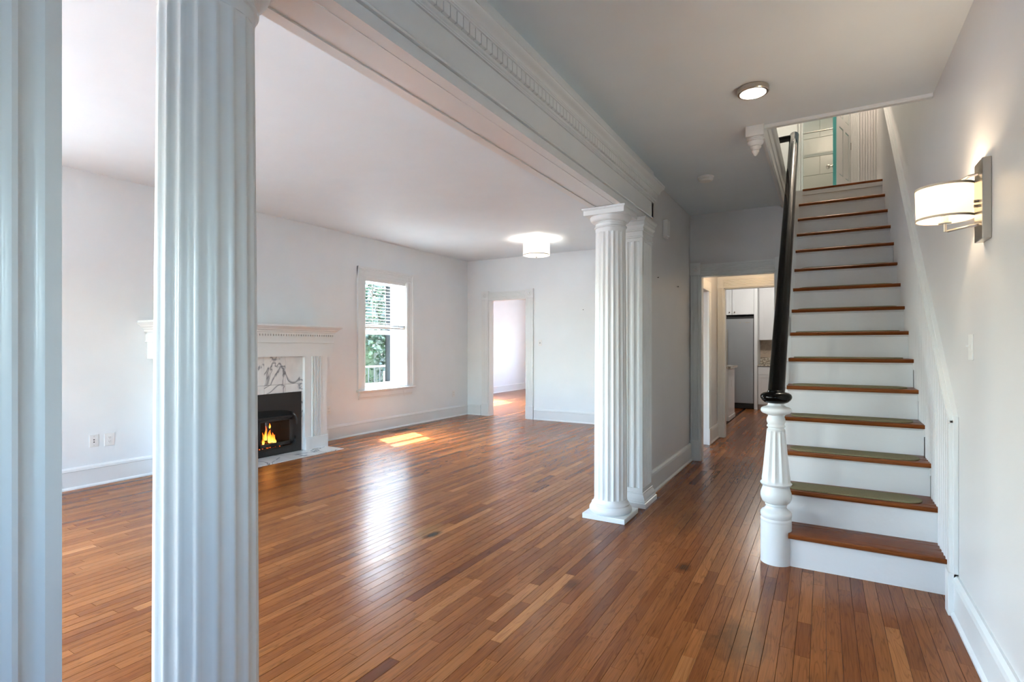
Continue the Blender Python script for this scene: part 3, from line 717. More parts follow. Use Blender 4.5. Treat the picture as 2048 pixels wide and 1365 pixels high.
# ------------------------------------------------------------------ fireplace
FY = 3.91
fp = thing('fireplace', (XL, FY, 0), 'white classical fireplace mantel with marble surround and black insert', 'fireplace')
X0 = XL + .001
for s in (-1, 1):
    a, c = sorted((FY + s * .650, FY + s * 1.0))
    bx(X0, -5.790, a, c, .16, 1.22).build('pilaster_leg', M['trim'], fp)
    bx(X0, -5.768, a - .004, c + .004, 0, .165).build('plinth_block', M['trim'], fp, bevel=.003)
    for j in range(6):
        yy = FY + s * (.762 + j * .0255)
        bx(-5.791, -5.777, yy - .0085, yy + .0085, .165, 1.22).build('reed', M['trim'], fp, bevel=.004)
bx(X0, -5.775, FY - 1.065, FY + 1.065, 1.22, 1.395).build('frieze_board', M['trim'], fp)
def ring(off, z0, z1): return bx(X0, -5.775 + off, FY - 1.065 - off, FY + 1.065 + off, z0, z1)
ring(.022, 1.392, 1.405).build('fillet', M['trim'], fp, bevel=.003)
ring(.016, 1.405, 1.478).build('architrave_band', M['trim'], fp)
ring(.030, 1.500, 1.522).build('dentil_cap', M['trim'], fp)
b = B(); y = FY - 1.09
while y < FY + 1.09: b.box(-5.765, -5.748, y, y + .022, 1.478, 1.500); y += .036
b.build('dentil_course', M['trim'], fp, kind='stuff')
ring(.005, 1.478, 1.500).build('dentil_backing', M['trim'], fp)
cy2 = flared(X0, -5.775, FY - 1.065, FY + 1.065, [(.030, 1.522), (.044, 1.530), (.044, 1.540), (.060, 1.550), (.066, 1.556), (.066, 1.562), (.086, 1.578), (.100, 1.590), (.104, 1.592)])
for i, v_ in enumerate(cy2.v):
    if v_[0] < -5.9: cy2.v[i] = (X0, v_[1], v_[2])
cy2.build('crown_moulding', M['trim'], fp)
bx(X0, -5.650, FY - 1.155, FY + 1.155, 1.592, 1.616).build('mantel_shelf', M['trim'], fp, bevel=.005)
# marble tiles
XM = -5.835
ms = thing('marble', (XM, FY, 0)); bpy.data.objects.remove(ms)
def tile(y0, y1, z0, z1): bx(X0, XM, y0 + .0012, y1 - .0012, z0 + .0012, z1 - .0012).build('marble_tile', M['marble'], fp, bevel=.0015)
IY0, IY1, IZ = FY - .620, FY + .620, .765
for (a, c) in ((FY - .690, FY - .395), (FY - .395, FY - .10), (FY - .10, FY + .10), (FY + .10, FY + .395), (FY + .395, FY + .690)): tile(a, c, .872, 1.22)
for (a, c) in ((FY - .690, FY - .395), (FY - .395, FY - .10), (FY - .10, FY + .10), (FY + .10, FY + .395), (FY + .395, FY + .690)): tile(a, c, IZ, .872)
for s in (-1, 1):
    a, c = sorted((FY + s * .620, FY + s * .690))
    for z0, z1 in ((0.006, .30), (.30, .57), (.57, IZ)): tile(a, c, z0, z1)
for (a, c) in ((FY - .98, FY - .60), (FY - .60, FY - .20), (FY - .20, FY + .20), (FY + .20, FY + .60), (FY + .60, FY + .98)):
    bx(XM - .01, -5.435, a + .001, c - .001, -.005, .006).build('hearth_tile', M['marble'], fp, bevel=.001)
# black steel insert with two glazed doors
XI = -5.822
ins = B(); dc = FY + .03                       # the pair of doors
OY0, OY1, OZ0, OZ1 = dc - .46, dc + .445, .10, .45
arch = lambda y: .505 + .062 * math.sqrt(max(0, 1 - ((y - dc) / .47) ** 2))
for (a, c, z0, z1) in rects(IY0, IY1, .006, IZ, [(OY0, OY1, OZ0, .575)]): ins.box(XI - .012, XI, a, c, z0, z1)
n = 24
for i in range(n):                              # arched head of the opening
    ya, yb = OY0 + (OY1 - OY0) * i / n, OY0 + (OY1 - OY0) * (i + 1) / n
    ins.prism([(ya, .575), (yb, .575), (yb, arch(yb)), (ya, arch(ya))], 'x', XI - .012, XI)
ins.build('insert_panel', M['iron'], fp)
bx(XI - .018, XI + .006, OY0, OY1, .452, .478).build('transom_bar', M['iron'], fp, bevel=.002)
fb = bx(XL - .28, XI - .02, OY0 - .03, OY0 - .01, .05, .62); fb.box(XL - .28, XI - .02, OY1 + .01, OY1 + .03, .05, .62); fb.box(XL - .28, XL - .26, OY0, OY1, .05, .62); fb.box(XL - .28, XI - .02, OY0, OY1, .05, .07); fb.box(XL - .28, XI - .02, OY0, OY1, .60, .62)
fb.build('firebox', M['soot_shade'], fp)
bx(XI - .026, XI - .016, OY0, OY1, .470, .60).build('arch_shade_plate', M['soot_shade'], fp)  # black sheet behind the arch, painting in the shade of the recess
for (a, c) in ((OY0 + .004, dc - .026), (dc - .020, OY1 - .004)):
    d = bx(XI - .006, XI + .010, a, a + .024, OZ0 + .02, .450); d.box(XI - .006, XI + .010, c - .03, c, OZ0 + .02, .450); d.box(XI - .006, XI + .010, a, c, OZ0 + .02, OZ0 + .06); d.box(XI - .006, XI + .010, a, c, .426, .450)
    dd = d.build('fire_door', M['iron'], fp, bevel=.002)
    bx(XI, XI + .004, a + .024, c - .03, OZ0 + .06, .426).build('pane', M['darkglass'], dd)
bx(XI - .004, XI + .012, OY0 + .02, OY1 - .02, .018, .085).build('ash_drawer', M['iron'], fp, bevel=.003)
B().tube([(XI + .004, OY1 + .018, .50), (XI + .03, OY1 + .03, .47), (XI + .035, OY1 + .045, .42), (XI + .03, OY1 + .052, .36)], [.014, .013, .012, .009], 8).build('door_latch', M['iron'], fp, smooth=60)
B().tube([(XI + .004, OY1 + .02, .12), (XI + .03, OY1 + .03, .15), (XI + .035, OY1 + .02, .21)], [.012, .013, .008], 8).build('air_control', M['iron'], fp, smooth=60)
# logs and flames
for i, (yc, zc, L, an) in enumerate(((4.10, .105, .36, .0), (4.12, .105, .30, .0), (4.08, .165, .22, .1))):
    pts = []
    for k2 in range(9):
        f = k2 / 8 - .5; pts.append((XI - .10 + (-.045, .045, 0)[i] + f * L * math.sin(an), yc + f * L * math.cos(an), zc + .008 * math.sin(k2 * 2.1 + i)))
    B().tube(pts, [.030 + .006 * math.sin(k2 * 1.7 + i) for k2 in range(9)], 9).build('firewood_log', M['log'], smooth=50, cat='log', group='burning logs', label=['longest charred log lying at the back of the fire', 'charred log at the front of the fire nearest the glass', 'small charred log on top of the other logs in the fire'][i])
ff = thing('fire', (XI - .10, 4.11, .17), 'orange and yellow flames burning behind the fireplace glass', 'fire')
for (yc, h, w, zb, px) in ((4.115, .165, .034, .16, -.06), (4.14, .125, .030, .16, -.05), (4.06, .135, .020, .16, -.09), (4.09, .20, .018, .17, -.10), (4.165, .10, .022, .155, -.05), (4.03, .08, .020, .15, -.06), (4.195, .06, .020, .15, -.06), (4.13, .065, .014, .335, -.08)):
    b = B(); pf = []
    ns = 9
    for k2 in range(ns + 1):
        f = k2 / ns; pf.append((max(.0006, w * (math.sin(math.pi * (f * .80 + .16)) if f < 1 else 0.02) * (1 - f) ** .35), f * h))
    b.lathe((0, 0, 0), pf, 10)
    sw_ = R.uniform(-.02, .02); ph = R.uniform(0, 6)
    b.v = [(XI + px + x * .6, yc + y + (sw_ + .010 * math.sin(z * 42 + ph)) * (z / h) ** 1.2, zb + z) for x, y, z in b.v]
    b.build('flame', M['flame'], ff, smooth=60)
point_light('fire_glow', (XI - .10, 4.11, .27), .35, (1, .45, .12), .04)

# ------------------------------------------------------------------ lamps
# wall sconce
sx, sy = .462, 2.985
sc = thing('wall_sconce', (XR, 2.86, 1.78), 'nickel wall sconce with lit cream drum shade on the right wall', 'wall lamp')
bx(XR - .030, XR, 2.795, 2.925, 1.785, 2.112).build('back_plate', M['nickel'], sc, bevel=.003)
for z in (1.852, 2.062): B().tube([(XR - .028, 2.86, z), (XR - .055, 2.88, z), (sx + .01, sy - .005, z + (.004 if z < 2 else -.012))], .0055, 8).build('arm', M['nickel'], sc)
for z in (1.93, 1.95): B().lathe((XR - .044, 2.86, z), [(.006, 0), (.006, .014)], 10, 'x').build('screw_cap', M['nickel'], sc)
b = B(); N = 40
for (rad, z) in ((.103, 1.908), (.106, 2.048), (.1035, 2.048), (.1005, 1.908)):
    b.v += [(sx + rad * math.cos(2 * math.pi * i / N), sy + rad * math.sin(2 * math.pi * i / N), z) for i in range(N)]
for j in range(4):
    for i in range(N): b.f.append((j * N + i, j * N + (i + 1) % N, ((j + 1) % 4) * N + (i + 1) % N, ((j + 1) % 4) * N + i))
shd = b.build('shade', M['shade'], sc, smooth=40)
for z, rad in ((1.906, .1045), (2.042, .1072)):
    B().lathe((sx, sy, z), [(rad - .001, 0), (rad, 0), (rad + .0003, .010), (rad - .001, .010)], 40, cap=False).build('shade_binding', plain('shade_tape', srgb(214, 200, 180), .8), shd, smooth=40)
B().lathe((sx, sy, 1.855), [(.006, 0), (.006, .035), (.024, .037), (.024, .043), (.014, .046), (.014, .075)], 20).build('lamp_holder', M['nickel'], sc, smooth=40)
B().lathe((sx, sy, 1.925), [(.012, 0), (.016, .012), (.022, .03), (.023, .045), (.017, .062), (.002, .068)], 16).build('bulb', M['bulb'], sc, smooth=60)
point_light('sconce_glow', (sx, sy, 2.005), 6.5, (1, .78, .54), .025)
# disc light on the hall ceiling
dk = thing('ceiling_disc_light', (-.365, 3.475, ZH - .035), 'round nickel disc light glowing on the hall ceiling', 'ceiling light')
B().lathe((-.365, 3.475, ZH), [(.082, 0), (.088, -.004), (.088, -.028), (.084, -.033), (.073, -.033), (.073, -.027)], 40).build('rim', M['nickel'], dk, smooth=35)
B().lathe((-.365, 3.475, ZH - .034), [(.001, 0), (.072, 0), (.072, .006)], 40).build('diffuser', M['led'], dk)
# smoke detector
sm = thing('smoke_detector', (-.93, 5.08, ZH - .035), 'round white smoke detector on the hall ceiling', 'smoke detector')
B().lathe((-.93, 5.08, ZH), [(.072, 0), (.072, -.012), (.066, -.016)], 32).build('base', M['plastic'], sm, smooth=35)
B().lathe((-.93, 5.08, ZH), [(.064, -.014), (.063, -.030), (.052, -.040), (.02, -.042), (.002, -.042)], 32).build('cover', M['plastic'], sm, smooth=35)
# semi-flush drum light in the living room
lx, ly = -3.86, 7.32
dr = thing('drum_ceiling_light', (lx, ly, ZC - .29), 'semi-flush ceiling light with white drum shade in the living room', 'ceiling light')
B().lathe((lx, ly, ZC), [(.062, 0), (.062, -.012), (.050, -.022), (.010, -.024)], 28).build('canopy', M['nickel'], dr, smooth=40)
B().tube([(lx, ly, ZC - .02), (lx, ly, ZC - .29)], .008, 8).build('stem', M['nickel'], dr)
b = B(); N = 48
for (rad, z) in ((.208, ZC - .265), (.208, ZC - .085), (.204, ZC - .085), (.204, ZC - .265)):
    b.v += [(lx + rad * math.cos(2 * math.pi * i / N), ly + rad * math.sin(2 * math.pi * i / N), z) for i in range(N)]
for j in range(4):
    for i in range(N): b.f.append((j * N + i, j * N + (i + 1) % N, ((j + 1) % 4) * N + (i + 1) % N, ((j + 1) % 4) * N + i))
sh = b.build('shade', M['shade2'], dr, smooth=40)
B().lathe((lx, ly, ZC - .265), [(.2085, 0), (.2095, 0), (.2095, .012), (.2085, .012)], 48, cap=False).build('lower_ring', M['nickel'], sh, smooth=40)
B().lathe((lx, ly, ZC - .268), [(.002, -.010), (.10, -.008), (.19, 0), (.20, .006)], 40).build('diffuser', M['diffuser'], dr, smooth=50)
B().lathe((lx, ly, ZC - .295), [(.003, -.008), (.011, -.004), (.013, .004), (.010, .016)], 14).build('finial', M['nickel'], dr, smooth=50)
point_light('drum_glow', (lx + .05, ly - .05, ZC - .15), 14, (1, .93, .84), .04)
# passage and upstairs lamps (out of the picture)
for (nm, lc, w, c3, lb) in (('passage_light', (-.86, 7.45, 2.62), 7, (1, .66, .38), 'round lit ceiling lamp in the passage before the kitchen'),
                          ('landing_light', (.12, 7.35, 5.5), 52, (1, .80, .62), 'round lit ceiling lamp above the stair landing'),
                          ('bathroom_fill_light', (-.55, 9.0, 5.5), 8, (.94, 1, .97), 'added unseen ceiling lamp that brightens the upstairs bathroom'),  # added lamp, stands in for window light in the bathroom
                          ('kitchen_fill_light', (-1.0, 11.2, 2.75), 26, (1, .93, .85), 'added unseen ceiling lamp that brightens the kitchen')):  # added lamp, replaces window light in the kitchen
    g = thing(nm, (lc[0], lc[1], lc[2] - .06), lb, 'ceiling light')
    B().lathe(lc, [(.12, 0), (.13, -.01), (.13, -.03), (.12, -.035)], 24).build('rim', M['nickel'], g, smooth=40)
    B().lathe((lc[0], lc[1], lc[2] - .05), [(.002, 0), (.08, .003), (.118, .016)], 24).build('diffuser', M['diffuser'], g, smooth=50)
    point_light(nm + '_glow', (lc[0], lc[1], lc[2] - .12), w, c3, .08)

# ------------------------------------------------------------------ small wall fittings
def plate_x(name, y, z, xw, sgn, w, h, label, cat, kind2):
    t = thing(name, (xw, y, z - h / 2), label, cat)
    f = lambda a: xw + sgn * a
    bx(*sorted((f(0), f(.006))), y - w / 2, y + w / 2, z - h / 2, z + h / 2).build('plate', M['plastic'], t, bevel=.002)
    if kind2 == 'outlet':
        for s in (-1, 1):
            r = bx(*sorted((f(.005), f(.009))), y - .017, y + .017, z + s * .020 - .014, z + s * .020 + .014).build('receptacle', M['plastic'], t, bevel=.003)
            for q in (-.007, .006): bx(*sorted((f(.0085), f(.0095))), y + q, y + q + .0022, z + s * .020 - .002, z + s * .020 + .007).build('slot', M['darkslot'], r)
            bx(*sorted((f(.0085), f(.0095))), y - .002, y + .002, z + s * .020 - .010, z + s * .020 - .006).build('ground_hole', M['darkslot'], r)
    elif kind2 == 'jack':
        for s in (-1, 1): B().lathe((f(.006), y, z + s * .011), [(.0055, 0), (.0055, sgn * .004)], 12, 'x').build('socket', M['darkslot'], t)
        for s in (-1, 1): B().lathe((f(.006), y, z + s * .042), [(.003, 0), (.003, sgn * .001)], 8, 'x').build('screw', M['nickel'], t)
    elif kind2 == 'switch':
        bx(*sorted((f(.005), f(.008))), y - .006, y + .006, z - .013, z + .013).build('switch_collar', M['plastic'], t)
        B().prism([(f(.006), z - .003), (f(.020), z + .004), (f(.020), z + .010), (f(.006), z + .007)], 'y', y - .004, y + .004).build('toggle', M['plastic'], t)
plate_x('wall_jack', 2.375, .432, XL, 1, .075, .118, 'white jack plate with two dark sockets on the left wall', 'wall plate', 'jack')
plate_x('wall_outlet', 2.505, .428, XL, 1, .085, .122, 'white double outlet beside the jack plate on the left wall', 'outlet', 'outlet')
plate_x('wall_outlet', 8.17, .445, XL, 1, .072, .116, 'white double outlet in the corner beyond the window', 'outlet', 'outlet')
plate_x('wall_outlet', 5.20, .438, XL, 1, .072, .116, 'white double outlet just right of the fireplace', 'outlet', 'outlet')
plate_x('light_switch', 3.13, 1.345, XR, -1, .072, .118, 'white toggle light switch on the right wall beside the stairs', 'switch', 'switch')
sv = thing('light_switch', (-4.475, YB, 1.355), 'white toggle light switch on the far wall right of the cased opening', 'switch')
bx(-4.511, -4.439, YB - .006, YB, 1.355, 1.471).build('plate', M['plastic'], sv, bevel=.002)
bx(-4.481, -4.469, YB - .008, YB - .005, 1.40, 1.426).build('switch_collar', M['darkslot'], sv)
B().prism([(YB - .006, 1.410), (YB - .020, 1.417), (YB - .020, 1.423), (YB - .006, 1.420)], 'x', -4.479, -4.471).build('toggle', M['plastic'], sv)
ch = thing('door_chime', (XH, 5.31, 2.42), 'white door chime box high on the hall wall beyond the pilaster', 'door chime')
bx(XH, XH + .045, 5.255, 5.365, 2.44, 2.60).build('cover', M['plastic'], ch, bevel=.008)
bx(XH, XH + .030, 5.262, 5.358, 2.42, 2.442).build('lower_grille', M['plastic'], ch, bevel=.004)
for (u, w, z, n) in ((XH, 5.05, 2.005, 'small nail left in the hall wall nearer the pilaster'), (XH, 5.85, 1.995, 'small nail left in the hall wall nearer the end door')):
    B().lathe((u, w, z), [(.0025, 0), (.0025, .012), (.006, .012), (.006, .015)], 8, 'x').build('wall_nail', M['darkslot'], label=n, cat='nail')
B().lathe((-3.62, YB, 1.99), [(.003, 0), (.003, -.015), (.007, -.015), (.007, -.018)], 8, 'y').build('wall_nail', M['darkslot'], label='small nail left in the living-room far wall', cat='nail')
fr = thing('floor_register', (-5.83, 6.42, 0), 'brown metal floor register under the window', 'floor vent')
b = bx(-5.92, -5.74, 6.22, 6.235, 0, .004); b.box(-5.92, -5.74, 6.60, 6.615, 0, .004); b.box(-5.92, -5.905, 6.22, 6.615, 0, .004); b.box(-5.755, -5.74, 6.22, 6.615, 0, .004)
b.build('frame', M['hinge'], fr)
for i in range(12): bx(-5.905, -5.755, 6.242 + i * .030, 6.254 + i * .030, 0, .0035).build('louver', M['hinge'], fr)

# ------------------------------------------------------------------ passage and kitchen
structure('ceiling_passage', bx(XH - .02, -.31, YE + .12, 8.36, 2.62, 2.70), M['ceiling'], 'low ceiling of the passage to the kitchen', 'ceiling')
structure('wall_passage', bx(-.31, -.295, YE + .12, 8.36, -.05, 2.9), M['wall'], 'white right wall of the passage under the stairs', 'wall')
pj = thing('door_4', (XH, 7.62, 0), 'white casing of the side door on the passage left wall', 'doorway', kind='structure')
B().prism([(x + .0, y) for x, y in ((XH, 7.60), (XH + .020, 7.60), (XH + .024, 7.63), (XH + .018, 7.66), (XH + .018, 7.71), (XH + .026, 7.725), (XH, 7.725))], 'z', .22, 2.2).build('side_casing', M['trim'], pj)
bx(XH, XH + .030, 7.597, 7.730, 0, .22).build('plinth_block', M['trim'], pj, bevel=.003)
bx(XH, XH + .024, 6.70, 7.73, 2.10, 2.23).build('head_casing', M['trim'], pj)
D5 = (-1.275, -.40, -.06, 2.215)
structure('wall_kitchen', wall_y(8.36, 8.48, -2.5, XR, -.05, 2.9, [D5]), M['wall'], 'wall between the passage and the kitchen', 'wall')
doorway('door_5', D5[0], D5[1], D5[3], 8.36, .13, 'white reeded doorway leading into the kitchen', .12, block=False, lw=.085)
base_x('baseboard_passage', XH, 1, 7.73, 8.33, 'short white baseboard in the passage before the kitchen door')
structure('ceiling_kitchen', bx(-2.5, XR, 8.48, 13.1, 2.75, 2.85), M['ceiling'], 'white kitchen ceiling', 'ceiling')
structure('wall_kitchen_back', wall_y(13.0, 13.1, -2.5, XR, -.05, 2.85), M['wall'], 'white back wall of the kitchen', 'wall')
structure('wall_kitchen_side', wall_x(-2.5, -2.4, 8.48, 13.1, -.05, 2.85), M['wall'], 'white kitchen side wall behind the island', 'wall')
bx(-2.4, -1.5, 13.0 - 4.5, 13.0, -.030, -.002).build('floor_kitchen', M['tread'], label='wooden kitchen floor beyond the passage', cat='floor', kind='structure')
rf = thing('refrigerator', (-1.60, 12.75, 0), 'stainless steel refrigerator in the kitchen seen through the doorway', 'refrigerator')
bx(-2.16, -1.285, 12.42, 12.99, .03, 1.975).build('cabinet_body', M['rubber'], rf)
bx(-1.845, -1.292, 12.385, 12.42, .12, 1.945).build('door', M['stainless'], rf, bevel=.006)
bx(-2.155, -1.853, 12.385, 12.42, .12, 1.945).build('door', M['stainless'], rf, bevel=.006)
for x in (-1.815, -1.885): bx(x - .013, x + .013, 12.335, 12.36, .78, 1.72).build('handle', M['nickel'], rf, bevel=.005)
bx(-2.155, -1.292, 12.40, 12.43, .01, .11).build('kick_grille', M['rubber'], rf)
bx(-2.16, -1.285, 12.40, 12.99, 1.95, 1.99).build('hinge_cover', M['rubber'], rf)
B().lathe((-1.56, 12.385, 1.86), [(.016, 0), (.016, -.003)], 16, 'y').build('badge', M['nickel'], rf)
bx(-1.46, -1.36, 12.382, 12.386, 1.852, 1.872).build('badge_plate', M['nickel'], rf)
def shaker(parent, x0, x1, yf, z0, z1, nm='door', knob=None):
    d = bx(x0 + .003, x1 - .003, yf - .018, yf, z0 + .003, z1 - .003); fr_ = .055
    d.box(x0 + .003, x0 + fr_, yf - .026, yf - .018, z0 + .003, z1 - .003); d.box(x1 - fr_, x1 - .003, yf - .026, yf - .018, z0 + .003, z1 - .003)
    d.box(x0 + fr_, x1 - fr_, yf - .026, yf - .018, z0 + .003, z0 + fr_); d.box(x0 + fr_, x1 - fr_, yf - .026, yf - .018, z1 - fr_, z1 - .003)
    o = d.build(nm, M['cabinet'], parent)
    if knob: B().lathe((knob[0], yf - .026, knob[1]), [(.006, 0), (.006, -.012), (.015, -.018), (.014, -.026), (.003, -.030)], 12, 'y').build('knob', M['hinge'], o, smooth=40)
uc = thing('wall_cabinet', (-1.7, 12.7, 2.03), 'white two-door wall cabinet above the refrigerator', 'cabinet')
bx(-2.16, -1.285, 12.45, 12.99, 2.035, 2.72).build('carcass', M['cabinet'], uc)
shaker(uc, -1.722, -1.285, 12.45, 2.035, 2.72, knob=(-1.67, 2.09)); shaker(uc, -2.16, -1.726, 12.45, 2.035, 2.72, knob=(-1.775, 2.09))
ep = bx(-1.28, -1.215, 12.39, 12.99, 0, 2.72).build('cabinet_end_panel', M['cabinet'], label='tall white end panel right of the refrigerator', cat='panel')
uc = thing('wall_cabinet', (-.9, 12.8, 1.48), 'tall white wall cabinet right of the refrigerator over the backsplash', 'cabinet')
bx(-1.21, -.45, 12.70, 12.99, 1.485, 2.72).build('carcass', M['cabinet'], uc)
shaker(uc, -1.17, -.80, 12.70, 1.485, 2.72); shaker(uc, -.80, -.45, 12.70, 1.485, 2.72)
lc_ = thing('base_cabinet', (-.85, 12.7, 0), 'white kitchen base cabinet with drawer under the granite counter', 'cabinet')
bx(-1.21, -.45, 12.43, 12.99, .10, .925).build('carcass', M['cabinet'], lc_)
bx(-1.21, -.45, 12.49, 12.99, 0, .10).build('toe_kick', M['cabinet'], lc_)
bx(-1.20, -.80, 12.412, 12.43, .745, .915).build('drawer', M['cabinet'], lc_, bevel=.003)
shaker(lc_, -1.20, -.80, 12.43, .11, .735); shaker(lc_, -.80, -.45, 12.43, .11, .915)
cs = thing('countertop', (-.85, 12.7, .925), 'speckled granite countertop with low upstand beside the refrigerator', 'countertop')
bx(-1.212, -.45, 12.395, 12.99, .926, .962).build('slab', M['granite'], cs, bevel=.003)
bx(-1.212, -.45, 12.965, 12.995, .962, 1.10).build('upstand', M['granite'], cs)
bs = thing('trim_7', (-.85, 13.0, 1.10), 'beige herringbone stone backsplash above the granite counter', 'backsplash', kind='structure')
bx(-1.212, -.45, 12.988, 13.0, 1.10, 1.485).build('backing', M['travertine'], bs)
for i in range(2): bx(-1.21 + i * .38, -.835 + i * .38, 12.980, 12.989, 1.105, 1.178).build('tile', M['travertine'], bs, bevel=.002)
b0 = None
for c2 in range(8):
    for r in range(8):
        for s in (-1, 1):
            x, z = -1.165 + c2 * .088, 1.205 + r * .034
            if z > 1.45: continue
            q = B(); cxx, sz = math.cos(math.radians(45)), math.sin(math.radians(45)) * s
            L2, W2 = .030, .0105
            cx_ = x + (.022 if s > 0 else -.022)
            pts = [(cx_ + u * cxx - w_ * (-sz) * -1 * 0 - w_ * sz, z + u * -sz * -1 * -1 + w_ * cxx) for u, w_ in ((-L2, -W2), (L2, -W2), (L2, W2), (-L2, W2))]
            pts = [(cx_ + u * cxx + w_ * sz, z - u * sz + w_ * cxx) for u, w_ in ((-L2, -W2), (L2, -W2), (L2, W2), (-L2, W2))]
            q.prism(pts, 'y', 12.980, 12.989).build('herringbone_tile', M['travertine'], bs)
isl = thing('kitchen_island', (-1.85, 10.6, 0), 'white kitchen island with pale stone top seen through the doorway', 'island')
bx(-2.30, -1.475, 10.20, 10.95, .0, .945).build('body', M['cabinet'], isl)
b = bx(-2.31, -1.462, 10.188, 10.962, 0, .075); b.build('base_moulding', M['trim'], isl, bevel=.004)
bx(-2.34, -1.425, 10.15, 11.0, .945, .985).build('stone_top', M['granite'], isl, bevel=.003)
ot = bx(-1.476, -1.470, 10.55, 10.63, .60, .72).build('outlet_plate', M['plastic'], isl)

# ------------------------------------------------------------------ room beyond the far opening
structure('wall_next_left', wall_x(-8.3, -8.15, YB, 14.95, -.05, 3.1, [(9.3, 10.4, .7, 2.5), (10.8, 11.9, .7, 2.5)]), M['wall'], 'white wall of the next room seen through the cased opening', 'wall')
portal((-8.31, 11.35, 1.6), (1, 0, 0), 1.1, 1.8)
portal((-6.2, 14.96, 1.55), (0, -1, 0), .8, 1.3)
portal((-4.0, 14.96, 1.55), (0, -1, 0), .8, 1.3)
portal((-8.31, 9.85, 1.6), (1, 0, 0), 1.1, 1.8)
structure('wall_next_back', wall_y(14.8, 14.95, -8.3, -2.5, -.05, 3.1, [(-6.6, -5.8, .9, 2.2), (-4.4, -3.6, .9, 2.2)]), M['wall'], 'white back wall of the next room', 'wall')  # unseen window openings added here to brighten the next room
structure('wall_next_right', wall_x(-2.65, -2.5, YB + .15, 14.95, -.05, 3.1), M['wall'], 'right wall of the next room', 'wall')
structure('wall_next_front', bx(-8.3, XL - .3, YB, YB + .15, -.05, 3.1), M['wall'], 'front wall of the next room', 'wall')
structure('ceiling_next', bx(-8.3, -2.5, YB + .1, 14.95, ZC, ZC + .1), M['ceiling'], 'white ceiling of the next room', 'ceiling')
structure('floor_next', bx(-8.3, -2.5, YB + .14, 14.95, -.12, -.024), M['gap'], 'oak strip floor of the next room', 'floor')
base_x('baseboard_next', -8.15, 1, YB + .15, 14.8, 'tall white baseboard in the next room through the cased opening')
base_y('baseboard_next', 14.8, -8.1, -2.65, 'white baseboard along the back wall of the next room')

# ------------------------------------------------------------------ front windows behind the viewer
for i, (x0, x1, z0, z1) in enumerate(FRONT):
    t = thing('window_%d' % (i + 4) if i < 3 else 'door_6', ((x0 + x1) / 2, YF, z0), ['left front window of the living room', 'middle front window of the living room', 'right front window of the living room', 'glazed entry door behind the viewer'][i], 'window' if i != 3 else 'door', kind='structure')
    b = bx(x0, x0 + .05, YF - .10, YF - .06, z0, z1); b.box(x1 - .05, x1, YF - .10, YF - .06, z0, z1); b.box(x0, x1, YF - .10, YF - .06, z0, z0 + .05); b.box(x0, x1, YF - .10, YF - .06, z1 - .05, z1)
    if i < 3: b.box(x0, x1, YF - .10, YF - .06, (z0 + z1) / 2 - .02, (z0 + z1) / 2 + .02)
    b.build('frame', M['trim'], t)
    bx(x0 + .05, x1 - .05, YF - .082, YF - .078, z0 + .05, z1 - .05).build('pane', M['glass'], t)
    portal(((x0 + x1) / 2, YF - .16, (z0 + z1) / 2), (0, 1, 0), x1 - x0, z1 - z0)

t = thing('window_8', (XR, -1.3, FILL_WIN_R[2]), 'hall window added in the right wall to brighten columns and beam', 'window', kind='structure')
b = B()
for (a, c, d, e) in rects(FILL_WIN_R[0], FILL_WIN_R[1], FILL_WIN_R[2], FILL_WIN_R[3], [(FILL_WIN_R[0] + .05, FILL_WIN_R[1] - .05, FILL_WIN_R[2] + .05, FILL_WIN_R[3] - .05)]): b.box(XR + .05, XR + .09, a, c, d, e)
b.build('frame', M['trim'], t)
bx(XR + .068, XR + .072, FILL_WIN_R[0] + .05, FILL_WIN_R[1] - .05, FILL_WIN_R[2] + .05, FILL_WIN_R[3] - .05).build('pane', M['glass'], t)
portal((XR + .16, -1.385, 1.675), (-1, 0, 0), .47, 1.05)
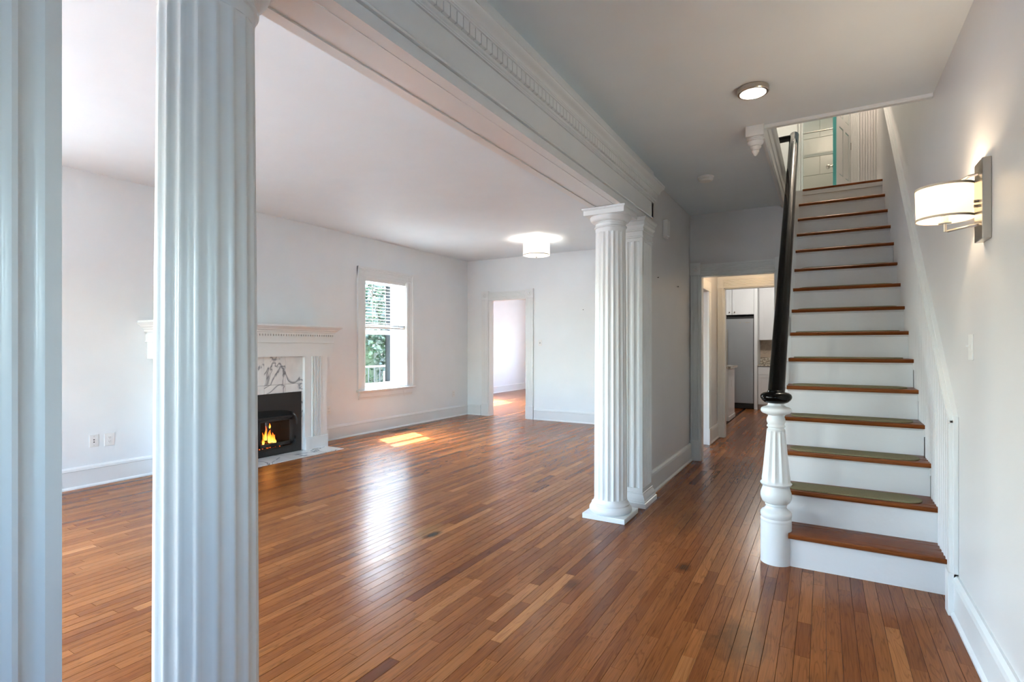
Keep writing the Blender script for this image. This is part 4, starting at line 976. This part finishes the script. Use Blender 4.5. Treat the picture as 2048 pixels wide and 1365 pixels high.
# ------------------------------------------------------------------ garden outside the window
structure('ground', bx(-60, 40, -50, 60, -.75, -.70), M['bounce_ground'], 'ground outside the house kept pale to bounce light indoors', 'ground')
def leaf_mass(name, label, cx, cy, rx, ry, z0, z1, n, size):
    b = B(); rr = random.Random(hash(label) % 1000 if False else int(cx * 10 + cy * 7))
    for i in range(n):
        u = rr.random(); a = rr.uniform(0, 2 * math.pi); zz = z0 + (z1 - z0) * rr.random()
        taper = math.sqrt(max(.05, 1 - max(0, (zz - z0) / (z1 - z0) * 1.05 - .35) ** 2 / .55)); q = .72 + .28 * u
        x, y = cx + rx * taper * q * math.cos(a) * (1 + .12 * math.sin(5 * a + zz * 3)), cy + ry * taper * q * math.sin(a)
        d1 = Vector((rr.gauss(0, 1), rr.gauss(0, 1), rr.gauss(0, .6))).normalized() * size * rr.uniform(.6, 1.3)
        d2 = d1.cross(Vector((rr.gauss(0, 1), rr.gauss(0, 1), rr.gauss(0, 1)))).normalized() * size * .5
        p = Vector((x, y, zz)); k0 = len(b.v)
        b.v += [tuple(p - d1), tuple(p + d2), tuple(p + d1), tuple(p - d2)]; b.f.append((k0, k0 + 1, k0 + 2, k0 + 3))
    t = thing(name, (cx, cy, -.7), label, 'tree' if name == 'tree' else 'hedge')
    b.build('foliage', M['foliage'], t, kind='stuff')
    B().tube([(cx, cy, -.7), (cx + .05, cy, (z0 + z1) / 2)], [.09, .05], 8).build('trunk', M['brown'], t)
    core = B().lathe((cx, cy, z0), [(.3 * rx, 0), (.62 * rx, .2 * (z1 - z0)), (.62 * rx, .6 * (z1 - z0)), (.3 * rx, .85 * (z1 - z0))], 14)
    core.build('inner_branches', M['foliage'], t)
leaf_mass('hedge', 'dense green shrub beyond the garden railing left in the window', -10.6, 10.0, .95, .95, -.5, 3.50, 5200, .075)
leaf_mass('hedge', 'dense green shrub beyond the garden railing right in the window', -11.0, 11.95, .95, .95, -.5, 3.75, 5200, .075)
leaf_mass('hedge', 'dense green shrub farthest right behind the garden railing', -10.9, 13.9, .95, .95, -.5, 3.65, 4200, .08)
leaf_mass('hedge', 'bushy green shrub outside the left living-room window', -11.0, 8.05, .9, .9, -.5, 2.3, 3000, .08)
gr = thing('garden_railing', (-8.6, 9.3, -.7), 'low garden railing with pale timber post outside the window', 'railing')
B().tube([(-8.6, 6.8, .90), (-8.6, 12.0, .90)], .018, 8).build('top_rail', M['plastic'], gr)
bx(-8.62, -8.58, 6.8, 12.0, -.55, -.50).build('bottom_rail', M['iron'], gr)
for i in range(30): bx(-8.608, -8.592, 6.9 + i * .17 - .008, 6.9 + i * .17 + .008, -.7, .89).build('baluster', M['iron'], gr)
bx(-8.70, -8.56, 8.98, 9.12, -.7, .78).build('timber_post', M['timber'], gr)
bx(-8.70, -8.56, 9.20, 9.32, -.7, .74).build('timber_post', M['timber'], gr)
